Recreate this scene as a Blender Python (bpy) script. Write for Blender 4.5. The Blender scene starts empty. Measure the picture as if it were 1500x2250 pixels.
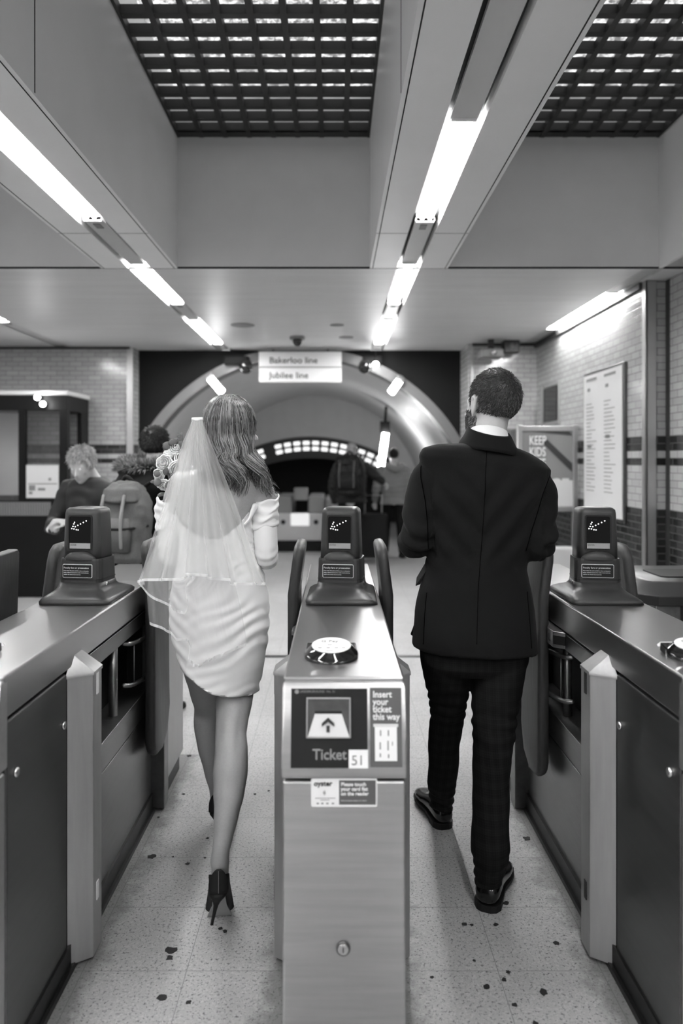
import bpy, bmesh, math, random
from mathutils import Vector, Matrix, noise
R = math.radians
PI = math.pi
random.seed(7)
sc = bpy.context.scene
COL = sc.collection

# ---------------------------------------------------------------- camera, world, exposure
F, VX, HY, CH = 1600.0, 736.0, 1009.0, 1.52          # focal length in px, vanishing point, eye height
cam = bpy.data.cameras.new('camera')
camo = bpy.data.objects.new('camera', cam)
COL.objects.link(camo)
camo.location = (0, 0, CH)
camo.rotation_euler = (PI / 2, 0, 0)
cam.sensor_fit = 'VERTICAL'
cam.sensor_height = 36.0
cam.lens = F / 2250 * 36.0
cam.shift_x = 14 / 2250
cam.shift_y = -116 / 2250
cam.clip_start = 0.05
cam.dof.use_dof = True
cam.dof.focus_distance = 2.6
cam.dof.aperture_fstop = 1.7
sc.camera = camo

w = bpy.data.worlds.new('world')
sc.world = w
w.use_nodes = True
w.node_tree.nodes['Background'].inputs[0].default_value = (1, 1, 1, 1)
w.node_tree.nodes['Background'].inputs[1].default_value = 0.155

vs = sc.view_settings
vs.view_transform = 'Standard'
vs.look = 'None'
vs.gamma = 1
vs.use_curve_mapping = False
vs.exposure = 2.0
sc.cycles.max_bounces = 7
sc.cycles.diffuse_bounces = 4
sc.cycles.glossy_bounces = 4
sc.cycles.transparent_max_bounces = 24
sc.cycles.caustics_reflective = False
sc.cycles.caustics_refractive = False
sc.cycles.use_denoising = True
sc.cycles.sample_clamp_indirect = 4

LAMP = 19.0        # strength of the fluorescent tubes
SKY = .45         # strength of the daylight over the ceiling grids


def P(px, py, Y):
    """a measured point of the photograph brought to its real distance Y"""
    return Vector(((px - VX) * Y / F, Y, CH - (py - HY) * Y / F))


# ---------------------------------------------------------------- materials
def nt(name):
    m = bpy.data.materials.new(name)
    m.use_nodes = True
    t = m.node_tree
    return m, t, t.nodes['Principled BSDF']


def g(v):
    return (v, v, v, 1)


MATS = {}


def mat(name, c, rough=.5, metal=0., bump=0., scale=50., var=0., stretch=(1, 1, 1), coat=0., spec=.5, emit=0., sheen=0.):
    if name in MATS:
        return MATS[name]
    m, t, b = nt(name)
    b.inputs['Base Color'].default_value = g(c)
    b.inputs['Roughness'].default_value = rough
    b.inputs['Metallic'].default_value = metal
    b.inputs['Coat Weight'].default_value = coat
    b.inputs['Specular IOR Level'].default_value = spec
    b.inputs['Sheen Weight'].default_value = sheen
    if emit:
        b.inputs['Emission Color'].default_value = g(1)
        b.inputs['Emission Strength'].default_value = emit
    if bump or var:
        tc = t.nodes.new('ShaderNodeTexCoord')
        mp = t.nodes.new('ShaderNodeMapping')
        mp.inputs['Scale'].default_value = stretch
        nz = t.nodes.new('ShaderNodeTexNoise')
        nz.inputs['Scale'].default_value = scale
        nz.inputs['Detail'].default_value = 5
        t.links.new(tc.outputs['Object'], mp.inputs[0])
        t.links.new(mp.outputs[0], nz.inputs['Vector'])
        if bump:
            bp = t.nodes.new('ShaderNodeBump')
            bp.inputs['Strength'].default_value = bump
            bp.inputs['Distance'].default_value = .002
            t.links.new(nz.outputs['Fac'], bp.inputs['Height'])
            t.links.new(bp.outputs[0], b.inputs['Normal'])
        if var:
            mr = t.nodes.new('ShaderNodeMapRange')
            mr.inputs['From Min'].default_value = .3
            mr.inputs['From Max'].default_value = .7
            mr.inputs['To Min'].default_value = c * (1 - var)
            mr.inputs['To Max'].default_value = min(1, c * (1 + var))
            t.links.new(nz.outputs['Fac'], mr.inputs['Value'])
            t.links.new(mr.outputs[0], b.inputs['Base Color'])
            if metal > .5:
                r2 = t.nodes.new('ShaderNodeMapRange')
                r2.inputs['From Min'].default_value = .3
                r2.inputs['From Max'].default_value = .7
                r2.inputs['To Min'].default_value = rough * (1 - var)
                r2.inputs['To Max'].default_value = rough * (1 + var)
                t.links.new(nz.outputs['Fac'], r2.inputs['Value'])
                t.links.new(r2.outputs[0], b.inputs['Roughness'])
    MATS[name] = m
    return m


def emission(name, s, c=1.0):
    if name in MATS:
        return MATS[name]
    m, t, b = nt(name)
    b.inputs['Base Color'].default_value = g(.8)
    b.inputs['Emission Color'].default_value = g(c)
    b.inputs['Emission Strength'].default_value = s
    MATS[name] = m
    return m


def tile_mat(name, axis):
    """glazed metro tiles, cream above dark with two dark bands"""
    m, t, b = nt(name)
    N, L = t.nodes.new, t.links.new
    tc = N('ShaderNodeTexCoord')
    sep = N('ShaderNodeSeparateXYZ')
    L(tc.outputs['Object'], sep.inputs[0])
    zo = N('ShaderNodeMath'); zo.operation = 'SUBTRACT'
    L(sep.outputs['Z'], zo.inputs[0]); zo.inputs[1].default_value = 1.14 - 0.0555 * 40
    cb = N('ShaderNodeCombineXYZ')
    L(sep.outputs['Y' if axis == 'X' else 'X'], cb.inputs[0])
    L(zo.outputs[0], cb.inputs[1])
    br = N('ShaderNodeTexBrick')
    br.inputs['Scale'].default_value = 1
    br.inputs['Brick Width'].default_value = .152
    br.inputs['Row Height'].default_value = .0555
    br.inputs['Mortar Size'].default_value = .0035
    br.inputs['Mortar Smooth'].default_value = .3
    br.inputs['Color1'].default_value = g(0)
    br.inputs['Color2'].default_value = g(1)
    br.inputs['Mortar'].default_value = g(.5)
    L(cb.outputs[0], br.inputs['Vector'])

    def between(lo, hi):
        a = N('ShaderNodeMath'); a.operation = 'GREATER_THAN'
        L(sep.outputs['Z'], a.inputs[0]); a.inputs[1].default_value = lo
        c = N('ShaderNodeMath'); c.operation = 'LESS_THAN'
        L(sep.outputs['Z'], c.inputs[0]); c.inputs[1].default_value = hi
        d = N('ShaderNodeMath'); d.operation = 'MULTIPLY'
        L(a.outputs[0], d.inputs[0]); L(c.outputs[0], d.inputs[1])
        return d.outputs[0]
    fs = [between(-1, 1.14), between(1.4735, 1.529), between(1.584, 1.695)]
    s1 = N('ShaderNodeMath'); L(fs[0], s1.inputs[0]); L(fs[1], s1.inputs[1])
    s2 = N('ShaderNodeMath'); L(s1.outputs[0], s2.inputs[0]); L(fs[2], s2.inputs[1])

    def ramp(lo, hi):
        r = N('ShaderNodeMapRange'); L(br.outputs['Color'], r.inputs['Value'])
        r.inputs['To Min'].default_value = lo; r.inputs['To Max'].default_value = hi
        return r.outputs[0]
    mx = N('ShaderNodeMix'); mx.data_type = 'FLOAT'
    L(s2.outputs[0], mx.inputs[0]); L(ramp(.36, .43), mx.inputs[2]); L(ramp(.012, .04), mx.inputs[3])
    mm = N('ShaderNodeMix'); mm.data_type = 'FLOAT'
    mo = N('ShaderNodeMix'); mo.data_type = 'FLOAT'
    L(s2.outputs[0], mo.inputs[0]); mo.inputs[2].default_value = .19; mo.inputs[3].default_value = .1
    L(br.outputs['Fac'], mm.inputs[0]); L(mx.outputs[0], mm.inputs[2]); L(mo.outputs[0], mm.inputs[3])
    L(mm.outputs[0], b.inputs['Base Color'])
    nz = N('ShaderNodeTexNoise'); nz.inputs['Scale'].default_value = 9
    L(tc.outputs['Object'], nz.inputs['Vector'])
    h = N('ShaderNodeMath'); h.operation = 'MULTIPLY_ADD'
    L(br.outputs['Fac'], h.inputs[0]); h.inputs[1].default_value = -1; L(nz.outputs['Fac'], h.inputs[2])
    bp = N('ShaderNodeBump'); bp.inputs['Strength'].default_value = .25; bp.inputs['Distance'].default_value = .003
    L(h.outputs[0], bp.inputs['Height']); L(bp.outputs[0], b.inputs['Normal'])
    b.inputs['Roughness'].default_value = .16
    MATS[name] = m
    return m


def floor_mat():
    m, t, b = nt('terrazzo')
    N, L = t.nodes.new, t.links.new
    tc = N('ShaderNodeTexCoord')
    mp = N('ShaderNodeMapping')
    mp.inputs['Location'].default_value = (-.483 + .308, -2.779 + .308 * 10, 0)
    L(tc.outputs['Object'], mp.inputs[0])
    br = N('ShaderNodeTexBrick')
    br.offset = 0
    br.inputs['Scale'].default_value = 1
    br.inputs['Brick Width'].default_value = .308
    br.inputs['Row Height'].default_value = .308
    br.inputs['Mortar Size'].default_value = .0012
    br.inputs['Mortar Smooth'].default_value = .2
    br.inputs['Color1'].default_value = g(.0)
    br.inputs['Color2'].default_value = g(1)
    L(mp.outputs[0], br.inputs['Vector'])
    vo = N('ShaderNodeTexVoronoi'); vo.inputs['Scale'].default_value = 210
    vo.inputs['Randomness'].default_value = 1
    L(tc.outputs['Object'], vo.inputs['Vector'])
    sp = N('ShaderNodeMapRange'); sp.inputs['From Min'].default_value = .55; sp.inputs['From Max'].default_value = .9
    L(vo.outputs['Color'], sp.inputs['Value'])
    n1 = N('ShaderNodeTexNoise'); n1.inputs['Scale'].default_value = 110; n1.inputs['Detail'].default_value = 4
    n1.inputs['Roughness'].default_value = .8
    L(tc.outputs['Object'], n1.inputs['Vector'])
    d1 = N('ShaderNodeMapRange'); d1.inputs['From Min'].default_value = .565; d1.inputs['From Max'].default_value = .60
    L(n1.outputs['Fac'], d1.inputs['Value'])
    n2 = N('ShaderNodeTexNoise'); n2.inputs['Scale'].default_value = 2.3; n2.inputs['Detail'].default_value = 6
    L(tc.outputs['Object'], n2.inputs['Vector'])
    base = N('ShaderNodeMapRange'); base.inputs['From Min'].default_value = .3; base.inputs['From Max'].default_value = .7
    base.inputs['To Min'].default_value = .36; base.inputs['To Max'].default_value = .47
    L(n2.outputs['Fac'], base.inputs['Value'])
    a = N('ShaderNodeMath'); a.operation = 'MULTIPLY_ADD'
    L(sp.outputs[0], a.inputs[0]); a.inputs[1].default_value = .09; L(base.outputs[0], a.inputs[2])
    mx = N('ShaderNodeMix'); mx.data_type = 'FLOAT'
    L(d1.outputs[0], mx.inputs[0]); L(a.outputs[0], mx.inputs[2]); mx.inputs[3].default_value = .09
    my = N('ShaderNodeMix'); my.data_type = 'FLOAT'
    L(br.outputs['Fac'], my.inputs[0]); L(mx.outputs[0], my.inputs[2]); my.inputs[3].default_value = .2
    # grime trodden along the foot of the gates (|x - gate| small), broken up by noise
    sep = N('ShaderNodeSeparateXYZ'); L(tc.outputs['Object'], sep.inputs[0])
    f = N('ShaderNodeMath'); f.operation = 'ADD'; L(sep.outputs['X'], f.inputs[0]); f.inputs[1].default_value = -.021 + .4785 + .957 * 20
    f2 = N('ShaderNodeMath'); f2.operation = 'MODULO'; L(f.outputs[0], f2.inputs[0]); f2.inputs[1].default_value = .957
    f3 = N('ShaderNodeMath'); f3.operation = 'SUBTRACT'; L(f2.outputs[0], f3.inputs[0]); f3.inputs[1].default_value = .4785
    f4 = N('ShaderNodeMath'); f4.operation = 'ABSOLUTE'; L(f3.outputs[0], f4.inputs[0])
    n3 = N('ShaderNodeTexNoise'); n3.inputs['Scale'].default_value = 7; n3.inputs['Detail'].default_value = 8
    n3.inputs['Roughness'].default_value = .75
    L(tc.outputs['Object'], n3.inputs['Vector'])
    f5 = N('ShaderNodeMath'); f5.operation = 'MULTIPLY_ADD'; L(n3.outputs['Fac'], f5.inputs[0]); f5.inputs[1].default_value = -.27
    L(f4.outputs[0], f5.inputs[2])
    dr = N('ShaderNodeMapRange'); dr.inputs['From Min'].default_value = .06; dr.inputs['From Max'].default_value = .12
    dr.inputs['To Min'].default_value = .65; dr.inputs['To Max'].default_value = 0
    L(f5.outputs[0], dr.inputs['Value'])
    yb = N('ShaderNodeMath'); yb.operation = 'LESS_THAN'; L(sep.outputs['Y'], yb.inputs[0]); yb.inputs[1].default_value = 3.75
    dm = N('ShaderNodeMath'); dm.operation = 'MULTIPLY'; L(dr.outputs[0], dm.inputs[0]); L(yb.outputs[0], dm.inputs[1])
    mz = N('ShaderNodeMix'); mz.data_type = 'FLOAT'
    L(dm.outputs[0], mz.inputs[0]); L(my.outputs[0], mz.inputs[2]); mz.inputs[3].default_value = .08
    L(mz.outputs[0], b.inputs['Base Color'])
    rr = N('ShaderNodeMapRange'); rr.inputs['To Min'].default_value = .32; rr.inputs['To Max'].default_value = .55
    L(n2.outputs['Fac'], rr.inputs['Value']); L(rr.outputs[0], b.inputs['Roughness'])
    return m


def plaid_mat():
    m, t, b = nt('dark_check_wool')
    N, L = t.nodes.new, t.links.new
    tc = N('ShaderNodeTexCoord'); sep = N('ShaderNodeSeparateXYZ'); L(tc.outputs['Object'], sep.inputs[0])

    def lines(src, per, wd):
        a = N('ShaderNodeMath'); a.operation = 'MULTIPLY'; L(src, a.inputs[0]); a.inputs[1].default_value = 1 / per
        c = N('ShaderNodeMath'); c.operation = 'FRACT'; L(a.outputs[0], c.inputs[0])
        d = N('ShaderNodeMath'); d.operation = 'LESS_THAN'; L(c.outputs[0], d.inputs[0]); d.inputs[1].default_value = wd
        return d.outputs[0]
    s = None
    for src, per, wd in ((sep.outputs['X'], .030, .45), (sep.outputs['Z'], .045, .45), (sep.outputs['X'], .0075, .3), (sep.outputs['Z'], .0075, .3)):
        l = lines(src, per, wd)
        if s is None:
            s = l
        else:
            a = N('ShaderNodeMath'); L(s, a.inputs[0]); L(l, a.inputs[1]); s = a.outputs[0]
    mr = N('ShaderNodeMapRange'); mr.inputs['From Max'].default_value = 4
    mr.inputs['To Min'].default_value = .0045; mr.inputs['To Max'].default_value = .013
    L(s, mr.inputs['Value']); L(mr.outputs[0], b.inputs['Base Color'])
    b.inputs['Roughness'].default_value = .9
    b.inputs['Specular IOR Level'].default_value = .15
    MATS['plaid'] = m
    return m


def hair_mat(name, lo, hi, rough=.38):
    m, t, b = nt(name)
    N, L = t.nodes.new, t.links.new
    ge = N('ShaderNodeNewGeometry')
    mr = N('ShaderNodeMapRange'); mr.inputs['To Min'].default_value = lo; mr.inputs['To Max'].default_value = hi
    pw = N('ShaderNodeMath'); pw.operation = 'POWER'; pw.inputs[1].default_value = 1.6
    L(ge.outputs['Random Per Island'], pw.inputs[0]); L(pw.outputs[0], mr.inputs['Value'])
    L(mr.outputs[0], b.inputs['Base Color'])
    b.inputs['Roughness'].default_value = rough
    b.inputs['Specular IOR Level'].default_value = .35
    return m


def veil_mat(name, op):
    m, t, b = nt(name)
    N, L = t.nodes.new, t.links.new
    out = t.nodes['Material Output']
    tr = N('ShaderNodeBsdfTransparent')
    df = N('ShaderNodeBsdfDiffuse'); df.inputs[0].default_value = g(.95)
    tl = N('ShaderNodeBsdfTranslucent'); tl.inputs[0].default_value = g(.95)
    m1 = N('ShaderNodeMixShader'); m1.inputs[0].default_value = .45
    L(df.outputs[0], m1.inputs[1]); L(tl.outputs[0], m1.inputs[2])
    m2 = N('ShaderNodeMixShader'); m2.inputs[0].default_value = op
    L(tr.outputs[0], m2.inputs[1]); L(m1.outputs[0], m2.inputs[2])
    L(m2.outputs[0], out.inputs[0])
    t.nodes.remove(b)
    return m


def glass_mat(name, op=.12):
    m, t, b = nt(name)
    N, L = t.nodes.new, t.links.new
    out = t.nodes['Material Output']
    tr = N('ShaderNodeBsdfTransparent'); tr.inputs[0].default_value = g(.9)
    gl = N('ShaderNodeBsdfGlossy'); gl.inputs['Roughness'].default_value = .03
    m2 = N('ShaderNodeMixShader'); m2.inputs[0].default_value = op
    L(tr.outputs[0], m2.inputs[1]); L(gl.outputs[0], m2.inputs[2])
    L(m2.outputs[0], out.inputs[0])
    t.nodes.remove(b)
    return m


def sky_mat():
    m, t, b = nt('wired_rooflight_glass')
    N, L = t.nodes.new, t.links.new
    tc = N('ShaderNodeTexCoord')
    mp = N('ShaderNodeMapping'); mp.inputs['Scale'].default_value = (1, 1, 1)
    L(tc.outputs['Object'], mp.inputs[0])
    nz = N('ShaderNodeTexNoise'); nz.inputs['Scale'].default_value = 22; nz.inputs['Detail'].default_value = 6; nz.inputs['Roughness'].default_value = .8
    L(mp.outputs[0], nz.inputs['Vector'])
    mr = N('ShaderNodeMapRange'); mr.inputs['From Min'].default_value = .45; mr.inputs['From Max'].default_value = .62
    mr.inputs['To Min'].default_value = .10 * SKY; mr.inputs['To Max'].default_value = SKY
    L(nz.outputs['Fac'], mr.inputs['Value'])
    b.inputs['Base Color'].default_value = g(.3)
    b.inputs['Emission Color'].default_value = g(1)
    L(mr.outputs[0], b.inputs['Emission Strength'])
    return m


M = dict(
    steel=mat('brushed_steel', .32, .34, .92, .35, 60, .10, (1, .05, 1)),
    steel_top=mat('worn_steel_top', .34, .30, .95, 0, 6, .06, (1, .3, 1)),
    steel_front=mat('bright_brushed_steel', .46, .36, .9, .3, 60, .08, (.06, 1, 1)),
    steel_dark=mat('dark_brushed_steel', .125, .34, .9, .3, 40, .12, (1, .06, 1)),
    steel_worn=mat('scuffed_steel', .22, .36, .9, .5, 14, .18, (1, .6, 3)),
    post=mat('matt_steel_post', .38, .45, .75, .3, 50, .07, (1, 1, .1)),
    black=mat('black_plastic', .008, .4, spec=.35),
    gloss_black=mat('gloss_black_plastic', .008, .08, coat=.5),
    rubber=mat('black_rubber', .015, .8),
    recess=mat('recess_dark', .008, .7, spec=.2),
    plastic=mat('grey_plastic', .030, .38, spec=.35, bump=.08, scale=400),
    pad=mat('grey_rubber_pad', .038, .5, bump=.25, scale=90, var=.25, stretch=(1, 1, .15)),
    white=mat('white_print', .8, .45),
    offwhite=mat('pale_panel', .62, .35),
    print_dark=mat('dark_print', .03, .4),
    print_mid=mat('blue_print', .09, .35),
    chrome=mat('chrome', .75, .12, 1.),
    ceil=mat('ceiling_panel', .86, .40, 0, .05, 3, .02),
    ceil_gloss=mat('glossy_ceiling_panel', .64, .42, 0, .12, 8, .05, (.15, 1, 1)),
    wallpanel=mat('recess_panel', .84, .38, 0, .05, 3, .03),
    groove=mat('panel_gap', .015, .8),
    trough=mat('trough_tray', .55, .4, .2),
    slot=mat('trough_slot', .03, .6),
    grid=mat('grid_slat', .022, .55),
    arch_dark=mat('charcoal_cladding', .008, .6, spec=.15),
    ring=mat('arch_lining', .16, .4, .2),
    vault=mat('vault_panel', .62, .5, 0, .1, 4, .04),
    kiosk=mat('black_kiosk_paint', .004, .5, spec=.2),
    grey=mat('mid_grey', .2, .5),
    trim=mat('aluminium_trim', .45, .35, .85),
    suit=mat('black_suit_wool', .0062, .85, bump=.25, scale=600, spec=.12, sheen=.03),
    seam=mat('seam_thread', .001, 1, spec=0),
    shoe=mat('polished_black_leather', .004, .2, coat=.25, spec=.4),
    screen=mat('dark_screen', .0015, .12, spec=.22),
    sole=mat('black_rubber_sole', .008, .6, spec=.25),
    skin=mat('skin', .46, .45, bump=.08, scale=150, var=.03),
    skin2=mat('skin_warm', .31, .45, bump=.1, scale=150, var=.04),
    satin=mat('white_satin', .77, .42, sheen=.1),
    shirt=mat('white_shirt_cotton', .85, .7),
    heel=mat('black_suede', .008, .6, spec=.3),
    heel_sole=mat('pale_leather_sole', .33, .5),
    petal=mat('white_petal', .85, .55),
    leaf=mat('grey_green_leaf', .11, .5),
    stem=mat('flower_stem', .14, .6),
    puffer=mat('dark_quilted_fabric', .022, .6, spec=.2),
    parka=mat('black_parka_fabric', .006, .7, spec=.15),
    bag=mat('grey_canvas', .085, .75, bump=.4, scale=200, var=.15),
    bag_dark=mat('dark_nylon', .008, .6, spec=.2),
    hoodie=mat('light_grey_jersey', .22, .9),
    jeans=mat('dark_denim', .012, .9, spec=.1),
    eye=mat('eye_white', .7, .2),
    led=emission('led_lamp', 2.0),
    tube=emission('fluorescent_tube', LAMP),
    tray=emission('lit_reflector_tray', LAMP * .33),
    tube_far=emission('fluorescent_tube_far', 12),
    dots=emission('lit_display_cells', .32),
    screen_lit=mat('pale_label_strip', .3, .4),
    arrival=emission('lit_panel', .12),
    lightbox=mat('poster_sheet', .6, .35),
)
M['tileX'] = tile_mat('tiles_side_wall', 'X')
M['tileY'] = tile_mat('tiles_end_wall', 'Y')
M['floor'] = floor_mat()
M['plaid'] = plaid_mat()
M['hair_bride'] = hair_mat('honey_brown_hair', .022, .30, .34)
M['hair_groom'] = hair_mat('short_dark_hair', .012, .13, .45)
M['hair_dark'] = hair_mat('black_hair', .006, .02)
M['hair_grey'] = hair_mat('silver_hair', .28, .62)
M['fur'] = hair_mat('faux_fur', .08, .34, .7)
M['veil'] = veil_mat('tulle', .27)
M['veil2'] = veil_mat('tulle_under', .20)
M['veil_hem'] = veil_mat('tulle_ribbon', .8)
M['glass'] = glass_mat('kiosk_glass', .06)
M['sky'] = sky_mat()


# ---------------------------------------------------------------- mesh helpers
def gpos(o):
    v = Vector((0, 0, 0))
    while o:
        v += o.location
        o = o.parent
    return v


def tag(o, label=None, cat=None, group=None, kind=None):
    if label: o['label'] = label
    if cat: o['category'] = cat
    if group: o['group'] = group
    if kind: o['kind'] = kind
    return o


def thing(name, loc, label, cat, group=None):
    o = bpy.data.objects.new(name, None)
    COL.objects.link(o)
    o.location = loc
    o.empty_display_size = .1
    return tag(o, label, cat, group)


def finish(me, name, m, parent, smooth, bevel, seg=2, auto=None):
    o = bpy.data.objects.new(name, me)
    COL.objects.link(o)
    if m is not None:
        me.materials.clear()
        me.materials.append(m)
    for p in me.polygons:
        p.use_smooth = smooth
    if parent is not None:
        off = gpos(parent)
        me.transform(Matrix.Translation(-off))
        o.parent = parent
    if bevel:
        b = o.modifiers.new('bevel', 'BEVEL')
        b.width = bevel
        b.segments = seg
        b.limit_method = 'ANGLE'
        b.angle_limit = R(40)
        for p in me.polygons:
            p.use_smooth = True
        if hasattr(b, 'harden_normals'):
            b.harden_normals = True
    return o


class MB:
    def __init__(s):
        s.b = bmesh.new()

    def verts(s, pts):
        return [s.b.verts.new(p) for p in pts]

    def box(s, x0, x1, y0, y1, z0, z1):
        v = s.verts([(x, y, z) for z in (z0, z1) for y in (y0, y1) for x in (x0, x1)])
        for f in ((0, 2, 3, 1), (4, 5, 7, 6), (0, 1, 5, 4), (2, 6, 7, 3), (0, 4, 6, 2), (1, 3, 7, 5)):
            s.b.faces.new([v[i] for i in f])
        return s

    def hull(s, pts):
        v = s.verts(pts)
        bmesh.ops.convex_hull(s.b, input=v)
        return s

    def prism(s, prof, axis, a, b):
        """extrude a 2D outline along an axis from a to b"""
        def mk(u, v, w):
            return {'X': (w, u, v), 'Y': (u, w, v), 'Z': (u, v, w)}[axis]
        A = s.verts([mk(u, v, a) for u, v in prof])
        B = s.verts([mk(u, v, b) for u, v in prof])
        n = len(prof)
        for i in range(n):
            s.b.faces.new((A[i], A[(i + 1) % n], B[(i + 1) % n], B[i]))
        s.b.faces.new(A[::-1])
        s.b.faces.new(B)
        return s

    def rings(s, rings, cap=True, closed=True):
        V = [s.verts(r) for r in rings]
        n = len(rings[0])
        for a, b in zip(V, V[1:]):
            for i in range(n if closed else n - 1):
                j = (i + 1) % n
                s.b.faces.new((a[i], a[j], b[j], b[i]))
        if cap and closed:
            s.b.faces.new(V[0][::-1])
            s.b.faces.new(V[-1])
        return s

    def cyl(s, p0, p1, r0, r1=None, n=20, cap=True):
        r1 = r0 if r1 is None else r1
        p0, p1 = Vector(p0), Vector(p1)
        d = (p1 - p0).normalized()
        u = d.orthogonal().normalized()
        v = d.cross(u)
        rs = []
        for p, r in ((p0, r0), (p1, r1)):
            rs.append([p + u * r * math.cos(2 * PI * i / n) + v * r * math.sin(2 * PI * i / n) for i in range(n)])
        return s.rings(rs, cap)

    def loft(s, secs, n=32, ex=2.0):
        """horizontal superellipse sections: (z, cx, cy, rx, ry[, ex[, tilt[, tilty]]])"""
        rs = []
        for q in secs:
            z, cx, cy, rx, ry = q[:5]
            e = q[5] if len(q) > 5 else ex
            tl = q[6] if len(q) > 6 else 0
            ty = q[7] if len(q) > 7 else 0
            ring = []
            for i in range(n):
                a = 2 * PI * i / n
                c, si = math.cos(a), math.sin(a)
                x = rx * math.copysign(abs(c) ** (2 / e), c)
                y = ry * math.copysign(abs(si) ** (2 / e), si)
                ring.append((cx + x, cy + y, z + tl * x + ty * y))
            rs.append(ring)
        return s.rings(rs)

    def tube(s, pts, rad, n=12, sub=4, flat=1.0, ref=None, round_end=True):
        """smooth tube through points; rad = radius per point, flat squashes the second axis"""
        pts = [Vector(p) for p in pts]
        if not isinstance(rad, (list, tuple)):
            rad = [rad] * len(pts)
        PP, RR = [], []
        m = len(pts)
        for i in range(m - 1):
            p0 = pts[max(i - 1, 0)]; p1 = pts[i]; p2 = pts[i + 1]; p3 = pts[min(i + 2, m - 1)]
            for k in range(sub):
                t = k / sub
                PP.append(.5 * ((2 * p1) + (p2 - p0) * t + (2 * p0 - 5 * p1 + 4 * p2 - p3) * t * t + (3 * p1 - p0 - 3 * p2 + p3) * t ** 3))
                tt = t * t * (3 - 2 * t)
                RR.append(rad[i] * (1 - tt) + rad[i + 1] * tt)
        PP.append(pts[-1]); RR.append(rad[-1])
        if round_end:
            d0 = (PP[0] - PP[1]).normalized(); d1 = (PP[-1] - PP[-2]).normalized()
            PP = [PP[0] + d0 * RR[0] * .8, PP[0] + d0 * RR[0] * .45] + PP + [PP[-1] + d1 * RR[-1] * .45, PP[-1] + d1 * RR[-1] * .8]
            RR = [RR[0] * .35, RR[0] * .85] + RR + [RR[-1] * .85, RR[-1] * .35]
        u = None
        rs = []
        for i, p in enumerate(PP):
            d = (PP[min(i + 1, len(PP) - 1)] - PP[max(i - 1, 0)]).normalized()
            if ref is not None:
                u = (Vector(ref) - d * d.dot(Vector(ref))).normalized()
            elif u is None:
                u = d.orthogonal().normalized()
            else:
                u = (u - d * d.dot(u)).normalized()
            v = d.cross(u)
            r = RR[i]
            rs.append([p + u * r * math.cos(2 * PI * k / n) + v * r * flat * math.sin(2 * PI * k / n) for k in range(n)])
        return s.rings(rs)

    def ball(s, c, r, n=16, m=10, rot=None):
        if not isinstance(r, (list, tuple)):
            r = (r, r, r)
        c = Vector(c)
        rs = []
        for j in range(1, m):
            t = PI * j / m
            ring = []
            for i in range(n):
                a = 2 * PI * i / n
                v = Vector((r[0] * math.sin(t) * math.cos(a), r[1] * math.sin(t) * math.sin(a), -r[2] * math.cos(t)))
                if rot is not None:
                    v = rot @ v
                ring.append(c + v)
            rs.append(ring)
        return s.rings(rs)

    def xf(s, mtx):
        bmesh.ops.transform(s.b, matrix=mtx, verts=s.b.verts[:])
        return s

    def mesh(s, name='m'):
        bmesh.ops.recalc_face_normals(s.b, faces=s.b.faces[:])
        me = bpy.data.meshes.new(name)
        s.b.to_mesh(me)
        s.b.free()
        return me

    def build(s, name, m, parent=None, smooth=False, bevel=0, seg=2):
        return finish(s.mesh(name), name, m, parent, smooth, bevel, seg)

    def fused(s, name, m, parent=None, voxel=.008, smooth=6, disp=None, cut=None):
        """one continuous surface from overlapping volumes"""
        me = s.mesh('tmp')
        o = bpy.data.objects.new('tmp', me)
        COL.objects.link(o)
        r = o.modifiers.new('r', 'REMESH'); r.mode = 'VOXEL'; r.voxel_size = voxel; r.adaptivity = 0
        k = o.modifiers.new('s', 'SMOOTH'); k.factor = .5; k.iterations = smooth
        dg = bpy.context.evaluated_depsgraph_get()
        me2 = bpy.data.meshes.new_from_object(o.evaluated_get(dg))
        me2.name = name
        bpy.data.objects.remove(o)
        bpy.data.meshes.remove(me)
        if disp:
            nn = [v.normal.copy() for v in me2.vertices]
            for v, n_ in zip(me2.vertices, nn):
                d = disp(v.co, n_)
                if d:
                    v.co = v.co + n_ * d
        if cut:
            b = bmesh.new(); b.from_mesh(me2)
            for v in b.verts:
                cut(v.co)
            bmesh.ops.delete(b, geom=[f for f in b.faces if all(getattr(x, 'co').z > 90 for x in f.verts)], context='FACES')
            b.to_mesh(me2); b.free()
        me2.update()
        return finish(me2, name, m, parent, True, 0)


def text(name, s, size, loc, m, parent=None, rot=(PI / 2, 0, 0), depth=.0004, align='LEFT', sx=1.0, bold=0.0, spacing=1.0):
    c = bpy.data.curves.new('t', 'FONT')
    c.body = s
    c.size = size
    c.extrude = depth
    c.offset = bold
    c.align_x = align
    c.space_line = spacing
    c.resolution_u = 3
    o = bpy.data.objects.new('t', c)
    COL.objects.link(o)
    dg = bpy.context.evaluated_depsgraph_get()
    me = bpy.data.meshes.new_from_object(o.evaluated_get(dg))
    bpy.data.objects.remove(o)
    mt = Matrix.Translation(Vector(loc)) @ Matrix.Rotation(rot[2], 4, 'Z') @ Matrix.Rotation(rot[1], 4, 'Y') @ Matrix.Rotation(rot[0], 4, 'X') @ Matrix.Diagonal((sx, 1, 1, 1))
    me.transform(mt)
    return finish(me, name, m, parent, False, 0)


def join_mb(objs_meshes):
    pass


def copy_tree(o, parent=None):
    c = o.copy()
    COL.objects.link(c)
    c.parent = parent
    for ch in [x for x in COL.objects if x.parent == o]:
        copy_tree(ch, c)
    return c


def S(mb, name, m, label=None, smooth=False, bevel=0, parent=None):
    o = mb.build(name, m, parent, smooth, bevel)
    if parent is None:
        o['kind'] = 'structure'
    if label:
        o['label'] = label
    return o
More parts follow.
